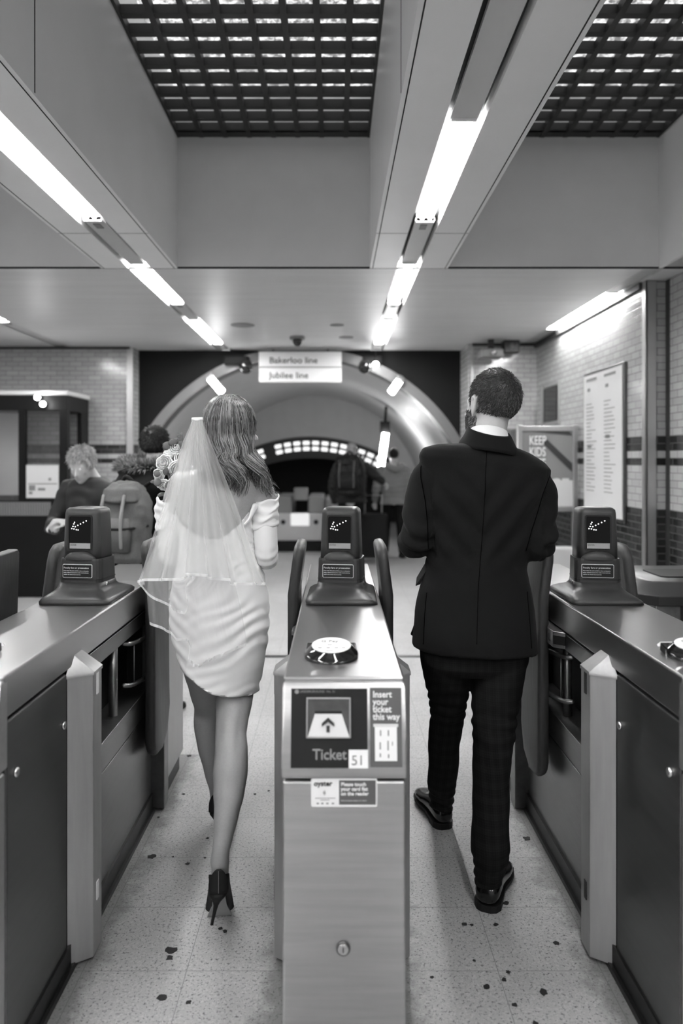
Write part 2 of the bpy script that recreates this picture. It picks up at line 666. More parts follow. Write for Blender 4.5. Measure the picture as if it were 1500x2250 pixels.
# ================================================================= THE SETTING
HC = 2.87            # soffit height
D = HC - CH
YB = 5.155           # rear wall of the ceiling recesses
YA = 9.04            # dark arch wall
ZT = 3.80            # ceiling grid

fl = S(MB().box(-7, 4, -5, 18, -.1, 0), 'floor', M['floor'])
S(MB().box(-6.2, 2.5, 5.58, 5.64, 0, .003), 'trim_1', M['steel_dark'])


def blob(px, py, r, seed, st=1.0):
    rr = random.Random(seed)
    c = P(px, py, 1.0)
    Y = CH * F / (py - HY)
    x = (px - VX) * Y / F
    n = 11
    pts = []
    for i in range(n):
        a = 2 * PI * i / n
        q = r * (.6 + .6 * rr.random())
        pts.append((x + q * math.cos(a), Y + st * q * math.sin(a)))
    return MB().prism(pts, 'Z', .0002, .0016)


for i, (px, py, r) in enumerate([(355, 2192, .014), (414, 2203, .008), (375, 2088, .018), (372, 2105, .012), (485, 2040, .008), (494, 2047, .007),
                                 (333, 1882, .017), (348, 1796, .007), (412, 1898, .009), (456, 1842, .007), (450, 1885, .005), (380, 1883, .004),
                                 (1068, 2168, .011), (1193, 2181, .014), (1107, 2153, .008), (1116, 2136, .007), (1222, 2073, .011), (1130, 2209, .008),
                                 (1020, 2031, .010), (1036, 2033, .006), (1089, 2032, .008), (1112, 1985, .012), (1175, 2248, .008), (948, 2148, .006),
                                 (1041, 2111, .005), (1157, 1843, .016), (403, 1745, .008), (415, 1661, .012), (560, 1745, .008), (590, 1738, .006)]):
    S(blob(px, py, r, i), 'gum_spot', M['rubber'], parent=fl)

# beams with the lighting troughs
TROUGHS = [.515, -1.38, -3.275]
grooves = MB()
beams = MB()
GX = []


def beam(x0, x1, tx):
    a, b = tx - .08, tx + .08
    MBm = MB()
    MBm.box(x0, a, -5, YB, HC, ZT + .3)
    MBm.box(b, x1, -5, YB, HC, ZT + .3)
    MBm.box(a, b, -5, YB, HC + .12, ZT + .3)
    return S(MBm, 'ceiling', M['ceil'])


BE = [(-3.55, -3.01, -3.275), (-1.655, -1.115, -1.38), (.245, .797, .515)]
for x0, x1, tx in BE:
    bm_ = beam(x0, x1, tx)
    gm = MB()
    gm.box(x0 + .018, x0 + .023, -5, YB, HC - .001, HC + .004)
    gm.box(x1 - .023, x1 - .018, -5, YB, HC - .001, HC + .004)
    for yy in (2.7,):
        gm.box(x0 - .0015, x0 + .002, yy, yy + .006, HC + .01, ZT)
        gm.box(x1 - .002, x1 + .0015, yy, yy + .006, HC + .01, ZT)
    for yy in (4.35,):
        gm.box(x0, tx - .08, yy, yy + .003, HC - .001, HC + .002)
        gm.box(tx + .08, x1, yy, yy + .003, HC - .001, HC + .002)
    S(gm, 'panel_seam', M['groove'], parent=bm_)

# right-hand beam next to the wall with its own trough
rb = S(MB().box(2.29, 2.315, -5, YB, HC, ZT + .3).box(2.475, 2.75, -5, YB, HC, ZT + .3).box(2.315, 2.475, -5, YB, HC + .10, ZT + .3), 'ceiling', M['ceil'])
# low ceiling behind the recesses, between the troughs
cm = MB()
edges = [-7, -3.355, -3.195, -1.46, -1.30, .435, .595, 2.19, 2.33, 2.7]
for i in range(0, len(edges), 2):
    cm.box(edges[i], edges[i + 1], YB + .03, YA + .4, HC, HC + .2)
cm.box(-7, 2.7, YB + .03, YA + .4, HC + .12, HC + .3)
lowc = S(cm, 'ceiling', M['ceil_gloss'])
gm = MB()
gm.box(-7, 2.7, YB + .005, YB + .035, HC + .02, HC + .1)
gm.box(-7, 2.7, YB - .001, YB + .004, HC - .002, HC + .012)
S(gm, 'panel_seam', M['groove'], parent=lowc)
# rear panels of the recesses
S(MB().box(-7, 2.75, YB, YB + .03, HC, ZT + .3), 'wall_recess', M['wallpanel'])
S(MB().box(-7, 2.75, -5, YB, ZT + .62, ZT + .7), 'ceiling', M['recess'])
# trough trays and slots
tr = MB(); sl = MB()
LL_ = [(.515, 2.92, 4.16), (.515, 5.07, 6.37), (.515, 7.1, 8.57), (-1.38, 2.72, 4.14), (-1.38, 5.07, 6.37), (-1.38, 7.1, 8.57), (-3.275, 5.9, 7.2), (-3.275, 2.9, 4.2)] + [(t_, y_, y_ + 1.3) for t_ in TROUGHS for y_ in (-4.2, -2.0, .2)]
for tx in TROUGHS:
    ys_ = [-5] + sorted(v for q in LL_ if abs(q[0] - tx) < .01 for v in q[1:]) + [YA]
    for a_, b_ in zip(ys_[::2], ys_[1::2]):
        tr.box(tx - .055, tx + .055, a_, b_, HC + .012, HC + .03)
    sl.box(tx - .08, tx + .08, -5, YA, HC + .055, HC + .12)
tr.box(2.21, 2.31, YB + .03, 5.93, HC + .01, HC + .03); tr.box(2.21, 2.31, 7.62, YA, HC + .01, HC + .03); sl.box(2.19, 2.33, YB + .03, YA, HC + .05, HC + .12)
tr.box(2.325, 2.465, .15, YB, HC + .012, HC + .03)
tro = S(tr, 'trim_2', M['trough'])
S(sl, 'trim_3', M['slot'])

# egg-crate grids with the rooflight above
for gi, (x0, x1) in enumerate([(-1.115, .245), (.797, 2.29), (-3.01, -1.655)]):
    gmb = MB()
    y = YB - .10
    k = 0
    while y > .3:
        gmb.box(x0, x1, y - .0225, y + .0225, ZT, ZT + .049)
        y -= .1635
    gmb.box(x0, x1, YB - .1, YB, ZT, ZT + .06)
    n = round((x1 - x0) / .162)
    for i in range(n + 1):
        x = x0 + (x1 - x0) * i / n
        gmb.box(x - .017, x + .017, -.5, YB, ZT - .004, ZT + .046)
    S(gmb, 'ceiling', M['grid'])
    S(MB().box(x0, x1, -3, YB, ZT + .30, ZT + .32), 'ceiling', M['sky'])

# walls
S(MB().box(2.35, 2.5, 5.56, 8.75, 0, HC), 'wall_right', M['tileX'])
S(MB().box(2.5, 2.65, -5, 5.56, 0, HC), 'wall_right', M['tileX'])
S(MB().box(2.349, 2.6, 5.50, 5.56, 0, HC), 'wall_right', M['tileY'])
S(MB().box(2.34, 2.357, 5.485, 5.56, 0, HC).box(2.34, 2.42, 5.485, 5.502, 0, HC), 'trim_4', M['trim'], bevel=.004)
S(MB().box(2.495, 2.51, 5.44, 5.5, 0, HC), 'trim_5', M['slot'])
S(MB().box(1.60, 2.35, 8.5, 9.0, 0, HC), 'wall_back', M['tileY'])
S(MB().box(1.555, 1.60, 8.5, YA, 0, HC), 'wall_back', M['tileX'])
S(MB().box(1.585, 1.612, 8.488, 8.52, 0, HC), 'trim_6', M['trim'])
S(MB().box(-7, -2.46, 8.75, 9.1, 0, HC), 'wall_back', M['tileY'])
S(MB().box(-2.46, -2.435, 8.75, YA, 0, HC), 'wall_back', M['tileX'])
S(MB().box(-2.50, -2.425, 8.73, 8.76, 0, HC), 'trim_7', M['trim'])
S(MB().box(-7, 2.7, 8.71, 8.76, HC - .035, HC), 'trim_8', M['slot']) if False else None
S(MB().box(-7, -2.46, 8.72, 8.75, HC - .03, HC).box(1.6, 2.35, 8.47, 8.5, HC - .03, HC).box(2.32, 2.35, 5.56, 8.5, HC - .05, HC), 'trim_8', M['slot'])

# arch wall: panel with a round-headed opening
CX, CZ, RO, RI = -.418, .64, 2.26, 2.15
ab = MB()
N = 64
xs0, xs1 = -2.46, 1.60
a0 = -math.asin(CZ / RO)
arc = [(CX + RO * math.cos(a0 + (PI - 2 * a0) * i / N), CZ + RO * math.sin(a0 + (PI - 2 * a0) * i / N)) for i in range(N + 1)]
for (xa, za), (xb, zb) in zip(arc, arc[1:]):
    za_, zb_ = min(za, HC - .002), min(zb, HC - .002)
    v = [(xa, YA, za_), (xb, YA, zb_), (xb, YA, HC), (xa, YA, HC), (xa, YA + .12, za_), (xb, YA + .12, zb_), (xb, YA + .12, HC), (xa, YA + .12, HC)]
    vv = ab.verts(v)
    for f in ((0, 1, 2, 3), (5, 4, 7, 6), (0, 4, 5, 1), (3, 2, 6, 7)):
        ab.b.faces.new([vv[i] for i in f])
ab.box(xs0, arc[-1][0], YA, YA + .12, 0, HC)
ab.box(arc[0][0], xs1, YA, YA + .12, 0, HC)
S(ab, 'wall_arch', M['arch_dark'])


def arcpts(r, n=64):
    a = -math.asin(CZ / r)
    return [(CX + r * math.cos(a + (PI - 2 * a) * i / n), max(0, CZ + r * math.sin(a + (PI - 2 * a) * i / n))) for i in range(n + 1)]


rm = MB()
po, pi_ = arcpts(RO + .012), arcpts(RI)
rm.rings([[(x, YA - .035, z) for x, z in po], [(x, YA - .035, z) for x, z in pi_], [(x, YA + .25, z) for x, z in pi_]], cap=False, closed=False)
S(rm, 'trim_9', M['ring'], smooth=False)
vm = MB()
q = arcpts(RI + .03)
ys = [YA + .1, 10.5, 12, 13.5, 15]
vm.rings([[(x, y, z) for x, z in q] for y in ys], cap=False, closed=False)
S(vm, 'wall_tunnel', M['vault'], smooth=True)
# end of the tunnel: grey lunette above a low segmental arch of lit cells, dark void below
YE = 15.0
RS, AX = 3.2, (683 - VX) * YE / F
ZA = CH + (HY - 962) * YE / F
em = MB()
seg = []
for i in range(41):
    t = -0.75 + 1.5 * i / 40
    seg.append((AX + RS * math.sin(t), ZA - RS * (1 - math.cos(t))))
for (xa, za), (xb, zb) in zip(seg, seg[1:]):
    v = em.verts([(xa, YE, za), (xb, YE, zb), (xb, YE, 3.2), (xa, YE, 3.2)])
    em.b.faces.new(v)
S(em, 'wall_end', M['vault'])
fm = MB()
for (xa, za), (xb, zb) in zip(seg, seg[1:]):
    fm.hull([(xa, YE - .05, za + .02), (xb, YE - .05, zb + .02), (xb, YE - .05, zb - .42), (xa, YE - .05, za - .42), (xa, YE + .1, za + .02), (xb, YE + .1, zb + .02), (xb, YE + .1, zb - .42), (xa, YE + .1, za - .42)])
S(fm, 'trim_10', M['slot'])
S(MB().box(-4, 3, YE + 2.5, YE + 2.6, -1, 4), 'wall_end', M['arch_dark'])
S(MB().box(-4, 3, YE + .05, YE + 2.6, 1.6, 1.7), 'ceiling', M['arch_dark'])
cells = thing('lit_arch_display', (AX, YE - .07, ZA - .2), 'curved double row of small lit panels over the dark escalator mouth', 'lights')
for k in range(24):
    t = (-11.5 + k) * .0625
    if k in (7,) or abs(t) > .47:
        continue
    for row in (0, 1):
        rr_ = RS - .105 - row * .12
        x, z = AX + rr_ * math.sin(t), ZA - RS + rr_ * math.cos(t)
        b_ = MB().box(-.066, .066, -.02, 0, -.036, .036)
        b_.xf(Matrix.Translation((x, YE - .055, z)) @ Matrix.Rotation(t, 4, 'Y'))
        b_.build('lit_cell', M['dots'], cells, bevel=.015)

# ================================================================= LAMPS IN THE TROUGHS


def lamp(tx, y0, y1, label, group=None, w=.05):
    o = thing('fluorescent_light', (tx, y0, HC), label, 'ceiling light', group)
    MB().box(tx - w, tx + w, y0, y1, HC + .040, HC + .046).build('reflector', M['tray'], o)
    for s_ in (-.022, .022):
        MB().cyl((tx + s_, y0 + .03, HC + .020), (tx + s_, y1 - .03, HC + .020), .013, n=12).build('tube', M['tube'], o, smooth=True)
    MB().box(tx - w, tx + w, y1, y1 + .012, HC + .004, HC + .05).box(tx - w, tx + w, y0 - .012, y0, HC + .004, HC + .05).build('end_cap', M['white'], o)
    MB().box(tx - .02, tx + .02, y1 + .07, y1 + .15, HC + .008, HC + .013).build('rating_label', M['grey'], o)
    return o


LL = [(.515, 2.92, 4.16, 'lit double tube in the central trough, nearest and largest of its row'),
      (.515, 5.07, 6.37, 'lit tube in the central trough just beyond the dark ceiling gap, second in its row'),
      (.515, 7.1, 8.57, 'lit tube at the far end of the central trough above the hanging sign'),
      (-1.38, 2.72, 4.14, 'lit tube in the trough left of the grid, nearest of its row'),
      (-1.38, 5.07, 6.37, 'lit tube in the left trough just beyond the dark ceiling gap'),
      (-1.38, 7.1, 8.57, 'lit tube at the far end of the left trough near the dark arch'),
      (2.26, 5.95, 7.6, 'lit tube beside the tiled wall above the tall map poster'),
      (-3.275, 5.9, 7.2, 'lit tube at the far left over the kiosk, only its end in the frame')]
for tx, y0, y1, lb in LL:
    lamp(tx, y0, y1, lb, 'ceiling tubes in view')
for tx in (.515, -1.38, -3.275):
    for y0 in (-4.2, -2.0, .2):
        lamp(tx, y0, y0 + 1.3, 'lit tube in a ceiling trough behind the viewer', 'tubes behind the viewer')
lamp(-3.275, 2.9, 4.2, 'lit tube in the far left trough above the neighbouring lane', None)
for y0 in (-1.2, ):
    lamp(2.395, y0, y0 + 1.3, 'lit tube in the trough by the right wall near the viewer', 'tubes behind the viewer')

# tunnel lamps
def rod_lamp(name, a, b, r, label, m='tube_far', grp=None):
    o = thing(name, tuple(a), label, 'light', grp)
    MB().cyl(a, b, r, n=12).build('tube', M[m], o, smooth=True)
    d = (Vector(b) - Vector(a)).normalized()
    up = Vector((CX, 0, CZ)) - Vector((a[0], 0, a[2]))
    off = -up.normalized() * .05
    q0, q1 = Vector(a) + off, Vector(b) + off
    MB().cyl(q0, q1, r * 1.2, n=6).build('housing', M['grey'], o)
    mid = (q0 + q1) / 2
    MB().cyl(mid, Vector((mid.x, 9.06, mid.z)) - up.normalized() * .12, .02, n=8).build('bracket', M['grey'], o)
    return o


rod_lamp('tunnel_light', P(461, 830, 8.85), P(488, 862, 8.95), .045, 'short bright tube at the left haunch of the arch')
rod_lamp('tunnel_light', P(877, 837, 8.85), P(859, 862, 8.95), .045, 'short bright tube at the right haunch of the arch')
for k, yy in enumerate((10.2, 12.4)):
    for s_ in (-1, 1):
        a_ = R(128 if s_ < 0 else 52)
        x, z = CX + 2.08 * math.cos(a_), CZ + 2.08 * math.sin(a_)
        if s_ > 0 or k == 0:
            pass
pl = thing('post_light', P(845, 1180, 11.5), 'dark post with a glowing vertical tube beside the escalator', 'light')
MB().cyl(P(848, 893, 11.9), P(846, 930, 11.9), .022, n=10).build('post', M['arch_dark'], pl)
MB().box(P(835, 0, 11.9).x, P(856, 0, 11.9).x, 11.84, 11.95, P(0, 950, 11.9).z, P(0, 926, 11.9).z).build('bracket', M['arch_dark'], pl)
MB().cyl(P(847, 952, 11.8), P(836, 1028, 11.8), .055, n=12).build('tube', M['tube_far'], pl, smooth=True)
ball = thing('globe_light', P(825, 800, 8.8), 'tiny round lamp hanging under the dark arch head', 'light')
MB().ball(P(825, 801, 8.8), .038).build('globe', M['tube_far'], ball, smooth=True)
MB().cyl(P(825, 770, 8.8), P(825, 796, 8.8), .008, n=8).build('cord', M['black'], ball)

# ================================================================= HANGING SIGN, CAMERAS
sg = thing('hanging_sign', P(660, 840, 8.8), 'white hanging sign in two strips reading Bakerloo line and Jubilee line', 'sign')
for (ya, yb, s_) in ((773, 806, 'Bakerloo line'), (808.5, 840, 'Jubilee line')):
    a, b = P(569, ya, 8.8), P(750, yb, 8.8)
    pb = MB().box(a.x, b.x, 8.78, 8.86, b.z, a.z).build('sign_board', M['white'], sg, bevel=.004)
    text('lettering', s_, .105, P(591, yb - (8 if ya < 790 else 9), 8.779), M['print_dark'], pb, sx=1.04, bold=.0012)
a = P(569, 806, 8.8); b = P(750, 808.5, 8.8)
MB().box(a.x, b.x, 8.785, 8.86, b.z, a.z).build('divider', M['grey'], sg)
for px in (600, 720):
    MB().cyl(P(px, 774, 8.82), P(px, 768, 8.82), .012, n=8).build('hanger', M['black'], sg)


def dome(px, py, Y, label, s=1.0):
    c = P(px, py, Y)
    o = thing('security_camera', c, label, 'security camera')
    MB().cyl((c.x, Y, HC), (c.x, Y, HC - .03 * s), .085 * s, n=20).build('mount', M['grey'], o, bevel=.005)
    MB().ball((c.x, Y, HC - .05 * s), (.055 * s, .055 * s, .06 * s)).build('dome', M['gloss_black'], o, smooth=True)
    return o


dome(653, 748, 8.03, 'dome camera on the glossy ceiling in front of the line sign')
for px, lb, s_ in ((540, 'black camera under the arch head beside the sign, nearer the bride', 1), (802, 'black camera under the arch head beside the globe lamp', -1)):
    c = P(px, 806, 8.85)
    o = thing('security_camera', c, lb, 'security camera')
    MB().ball(c, (.085, .08, .085)).build('dome', M['gloss_black'], o, smooth=True)
    MB().box(c.x - (.28 if s_ > 0 else .02), c.x + (.02 if s_ > 0 else .2), 8.9, 9.0, c.z + .04, c.z + .14).build('bracket', M['arch_dark'], o, bevel=.01)
c = P(1075, 786, 8.3)
o = thing('security_camera', c, 'pale box camera high on the tiled wall above the groom', 'security camera')
MB().box(c.x - .13, c.x + .12, 8.1, 8.35, c.z - .02, c.z + .08).build('casing', M['grey'], o, bevel=.02)
MB().cyl((c.x, 8.1, c.z + .03), (c.x, 8.06, c.z + .03), .03).build('lens', M['chrome'], o, smooth=True)
MB().box(c.x - .03, c.x + .03, 8.2, 8.26, c.z + .08, HC).build('bracket', M['black'], o)
c = P(1122, 768, 8.3)
o = thing('loudspeaker', c, 'small black loudspeaker under the ceiling by the tiled corner', 'loudspeaker')
MB().box(c.x - .09, c.x + .09, 8.25, 8.4, c.z - .04, HC).build('cabinet', M['black'], o, bevel=.01)
MB().cyl((c.x, 8.25, c.z + .03), (c.x, 8.24, c.z + .03), .035).build('grille', M['grey'], o, smooth=True)
for px, py, rx in ((533, 714, .12), (760, 741, .08), (740, 714, .07)):
    Y = 2160 / (HY - py)
    c = P(px, py, Y)
    o = tag(MB().cyl((c.x, Y, HC - .006), (c.x, Y, HC + .01), rx, n=24).build('speaker_disc', M['grey']),
            'flat round ceiling disc ' + {533: 'nearest the left trough', 760: 'closest to the arch wall', 740: 'in the middle of the glossy ceiling'}[px], 'ceiling fitting')

# ================================================================= RIGHT WALL: MAP, WINDOW, POSTER STAND
mp_ = thing('map_poster', (2.35, 6.3, 1.02), 'tall pale line list poster framed on the tiled side wall', 'poster')
MB().box(2.325, 2.349, 5.86, 6.81, 1.0, 2.31).build('frame', M['steel_dark'], mp_, bevel=.004)
MB().box(2.318, 2.326, 5.885, 6.785, 1.03, 2.285).build('sheet', M['lightbox'], mp_)
tx_ = MB()
rr = random.Random(3)
for col_y in (6.72, 6.28):
    z = 2.24
    tx_.box(2.3165, 2.3185, col_y - .26, col_y, z - .012, z + .012)
    tx_.box(2.3165, 2.3185, col_y - .10, col_y - .03, z - .105, z - .075)
    z = 2.02
    while z > 1.22:
        L_ = .10 + .16 * rr.random()
        tx_.box(2.3165, 2.3185, col_y - L_, col_y, z - .004, z + .004)
        z -= .034
    tx_.box(2.3165, 2.3185, col_y - .13, col_y - .03, 1.62 + (.08 if col_y < 6.5 else 0), 1.65 + (.08 if col_y < 6.5 else 0))
tx_.build('print', M['grey'], mp_)
S(MB().box(2.325, 2.352, 7.60, 8.16, 1.89, 2.33).box(2.30, 2.352, 8.12, 8.16, 1.89, 2.33), 'window_1', M['grey'])
S(MB().box(2.318, 2.332, 7.62, 8.11, 1.93, 2.30), 'window_1_pane', M['screen'])

ps = thing('poster_stand', (2.0, 7.0, 0), 'metal framed poster stand with KEEP KIDS lettering behind the groom', 'poster stand')
YP = 7.0
xa, xb = P(1141, 0, YP).x, P(1262, 0, YP).x
za, zb = P(0, 936, YP).z, P(0, 1117, YP).z
for x in (xa, xb):
    MB().box(x - .022, x + .022, YP - .03, YP + .03, 0, za + .01).build('upright', M['trim'], ps, bevel=.006)
MB().box(xa, xb, YP - .02, YP + .02, za - .05, za).build('rail', M['trim'], ps, bevel=.004)
MB().box(xa, xb, YP - .02, YP + .02, zb - .03, zb + .02).build('rail', M['trim'], ps, bevel=.004)
sh = MB().box(xa + .02, xb - .02, YP - .01, YP + .01, zb, za - .04).build('poster_sheet', M['grey'], ps)
z1, z2 = P(0, 955, YP), P(0, 1000, YP)
text('lettering', 'KEEP\nKIDS\nSAFE', .122, (P(1161, 0, YP).x, YP - .019, P(0, 977, YP).z), M['white'], sh, sx=.62, bold=.0015, spacing=.90)
text('lettering', 'ICE', .17, (P(1196, 0, YP).x, YP - .012, P(0, 1078, YP).z), M['offwhite'], sh, sx=.95, bold=.002)
hr = MB()
hr.hull([(xa + .22, YP - .016, za - .17), (xa + .26, YP - .016, za - .13), (xb - .03, YP - .016, za - .36), (xb - .03, YP - .016, za - .44), (xa + .22, YP - .011, za - .17), (xb - .03, YP - .011, za - .44)])
hr.hull([(xa + .1, YP - .016, za - .05), (xb - .06, YP - .016, za - .045), (xb - .03, YP - .016, za - .09), (xa + .1, YP - .011, za - .05), (xb - .03, YP - .011, za - .09)])
hr.build('printed_handrail', M['print_dark'], sh)
MB().box(xa + .18, xb - .02, YP - .016, YP - .011, zb + .02, zb + .27).build('printed_caption', M['offwhite'], sh)
MB().box(xa + .2, xb + .02, YP - .10, YP + .12, 0, CH - (1203 - HY) * YP / F).build('base_panel', M['offwhite'], ps, bevel=.01)
# dark leaflet rack at the back wall, seen left of the stand
lr = thing('leaflet_rack', P(1115, 990, 8.3), 'small dark leaflet rack fixed to the tiled end wall', 'rack')
a, b = P(1108, 940, 8.3), P(1150, 988, 8.3)
MB().box(a.x, b.x, 8.3, 8.5, b.z, a.z).build('rack_body', M['grey'], lr, bevel=.01)
for k in range(3):
    MB().box(a.x + .02 + k * .07, a.x + .07 + k * .07, 8.28, 8.3, b.z + .03, a.z - .02).build('leaflet', M['print_mid'], lr)

# ================================================================= KIOSK
KY = 8.0
ks = thing('kiosk', (P(75, 0, KY).x, KY, 0), 'black glazed kiosk with pale roof edge against the tiled back wall', 'kiosk')
x0, x1 = -5.4, P(148, 0, KY).x
x2 = P(182, 0, 8.5).x
zt = P(0, 862, KY).z


def foot(z0, z1, inset=0.0):
    return MB().prism([(x0, KY + inset), (x1 - inset * .4, KY + inset), (x2 - inset, 8.5), (x2 - inset, 8.7), (x0, 8.7)], 'Z', z0, z1)


foot(0, P(0, 1136, KY).z, .0).build('base', M['kiosk'], ks, bevel=.01)
foot(zt - .03, zt + .02, -.02).build('roof_edge', M['offwhite'], ks, bevel=.01)
foot(zt - .2, zt - .03, 0).build('fascia', M['kiosk'], ks, bevel=.006)
for px in (140, ):
    MB().box(P(130, 0, KY).x, P(148, 0, KY).x, KY + .004, KY + .09, .8, zt - .2).build('mullion', M['kiosk'], ks)
MB().box(P(40, 0, KY).x, P(55, 0, KY).x, KY + .004, KY + .06, .9, zt - .2).build('mullion', M['kiosk'], ks)
MB().box(x2 - .05, x2, 8.45, 8.69, .8, zt - .2).build('mullion', M['kiosk'], ks)
MB().box(P(55, 0, KY).x, P(130, 0, KY).x, KY, KY + .05, P(0, 1104, KY).z - .03, P(0, 1096, KY).z).build('sill', M['kiosk'], ks)
MB().box(x0, P(130, 0, KY).x, KY + .03, KY + .036, P(0, 1100, KY).z, zt - .2).build('pane', M['glass'], ks)
gr = MB()
k = 0
x = x0
zz0, zz1 = P(0, 1133, KY).z, P(0, 1103, KY).z
while x < P(112, 0, KY).x:
    gr.box(x, x + .009, KY - .012, KY, zz0, zz1)
    x += .018
gr.build('ribbed_grille', M['trim'], ks)
MB().box(x0, P(132, 0, KY).x, KY - .002, KY + .04, zz0 - .02, zz1 + .01).build('grille_backing', M['kiosk'], ks)
a, b = P(58, 1022, KY), P(129, 1094, KY)
nb = MB().box(a.x, b.x, KY - .006, KY - .001, b.z, a.z).build('notice', M['offwhite'], ks)
nm = MB()
for (pa, pb, qa, qb) in ((64, 72, 1080, 1086), (107, 113, 1050, 1056), (62, 126, 1062, 1064), (84, 100, 1072, 1078), (64, 78, 1066, 1078)):
    c0, c1 = P(pa, qa, KY), P(pb, qb, KY)
    nm.box(c0.x, c1.x, KY - .009, KY - .006, c1.z, c0.z)
nm.build('notice_print', M['grey'], nb)
a, b = P(-90, 905, 8.3), P(38, 1090, 8.3)
MB().box(a.x, b.x, 8.5, 8.52, b.z, a.z).build('poster', M['vault'], ks)
text('lettering', 'Assistance', .055, P(152, 893, 8.1), M['offwhite'], ks, rot=(PI / 2, 0, math.atan2(.5, x2 - x1)))
for px, py in ((82, 873), (94, 888)):
    o = thing('spot_lamp', P(px, py, KY - .05), 'small glowing spot lamp on the kiosk fascia, ' + ('upper' if px == 82 else 'lower') + ' of the pair', 'light')
    MB().cyl(P(px, py, KY - .11), P(px, py, KY - .06), .03, n=14).build('lens', M['tube_far'], o, smooth=True)
    MB().cyl(P(px, py, KY - .06), P(px, py, KY - .024), .034, n=14).build('housing', M['black'], o, smooth=True)
c = P(124, 1126, 7.7)
o = thing('lit_button_box', c, 'small lit white box at the kiosk corner below the ribbed grille', 'button box')
MB().box(c.x - .035, c.x + .03, 7.7, 7.75, c.z - .035, c.z + .02).build('lit_face', M['arrival'], o, bevel=.01)
MB().box(c.x - .05, c.x + .05, 7.75, KY - .015, c.z - .05, c.z + .06).build('casing', M['black'], o, bevel=.01)

# ================================================================= ESCALATOR HEAD IN THE TUNNEL
YS = 12.0
es = thing('escalator_head', P(650, 1210, YS), 'blurred grey escalator balustrades and barrier below the dark tunnel mouth', 'escalator')
for i, (xa_, xb_, ya_, yb_) in enumerate(((555, 603, 1088, 1188), (604, 641, 1090, 1180), (676, 712, 1090, 1180), (713, 742, 1095, 1188))):
    a, b = P(xa_, ya_, YS), P(xb_, yb_, YS)
    MB().box(a.x, b.x, YS, YS + 1.2, b.z, a.z).build('balustrade', M['grey'], es, bevel=.04)
a, b = P(560, 1128, YS - .05), P(742, 1190, YS - .05)
MB().box(a.x, b.x, YS - .02, YS + .3, b.z, a.z).build('skirt_panel', M['trim'], es, bevel=.02)
a, b = P(555, 1188, YS), P(746, 1206, YS)
MB().box(a.x, b.x, YS - .05, YS + .5, 0, a.z).build('dark_plinth', M['kiosk'], es)
a, b = P(638, 1128, YS - .1), P(679, 1156, YS - .1)
MB().box(a.x, b.x, YS - .1, YS - .04, b.z, a.z).build('lit_sign', M['arrival'], es, bevel=.02)
a, b = P(645, 1072, YS), P(676, 1100, YS)
MB().box(a.x, b.x, YS, YS + .2, b.z, a.z).build('control_box', M['grey'], es, bevel=.02)
for px in (622, 694):
    c = P(px, 1147, YS - .02)
    MB().cyl(c, c - Vector((0, .02, 0)), .04).build('badge', M['black'], es)
# ================================================================= TICKET GATES
def rrect(cx, cy, hw, hd, r, n=5):
    pts = []
    for sx, sy, a0 in ((1, 1, 0), (-1, 1, PI / 2), (-1, -1, PI), (1, -1, 1.5 * PI)):
        for i in range(n):
            a = a0 + PI / 2 * i / (n - 1)
            pts.append((cx + sx * (hw - r) + r * math.cos(a), cy + sy * (hd - r) + r * math.sin(a)))
    return pts


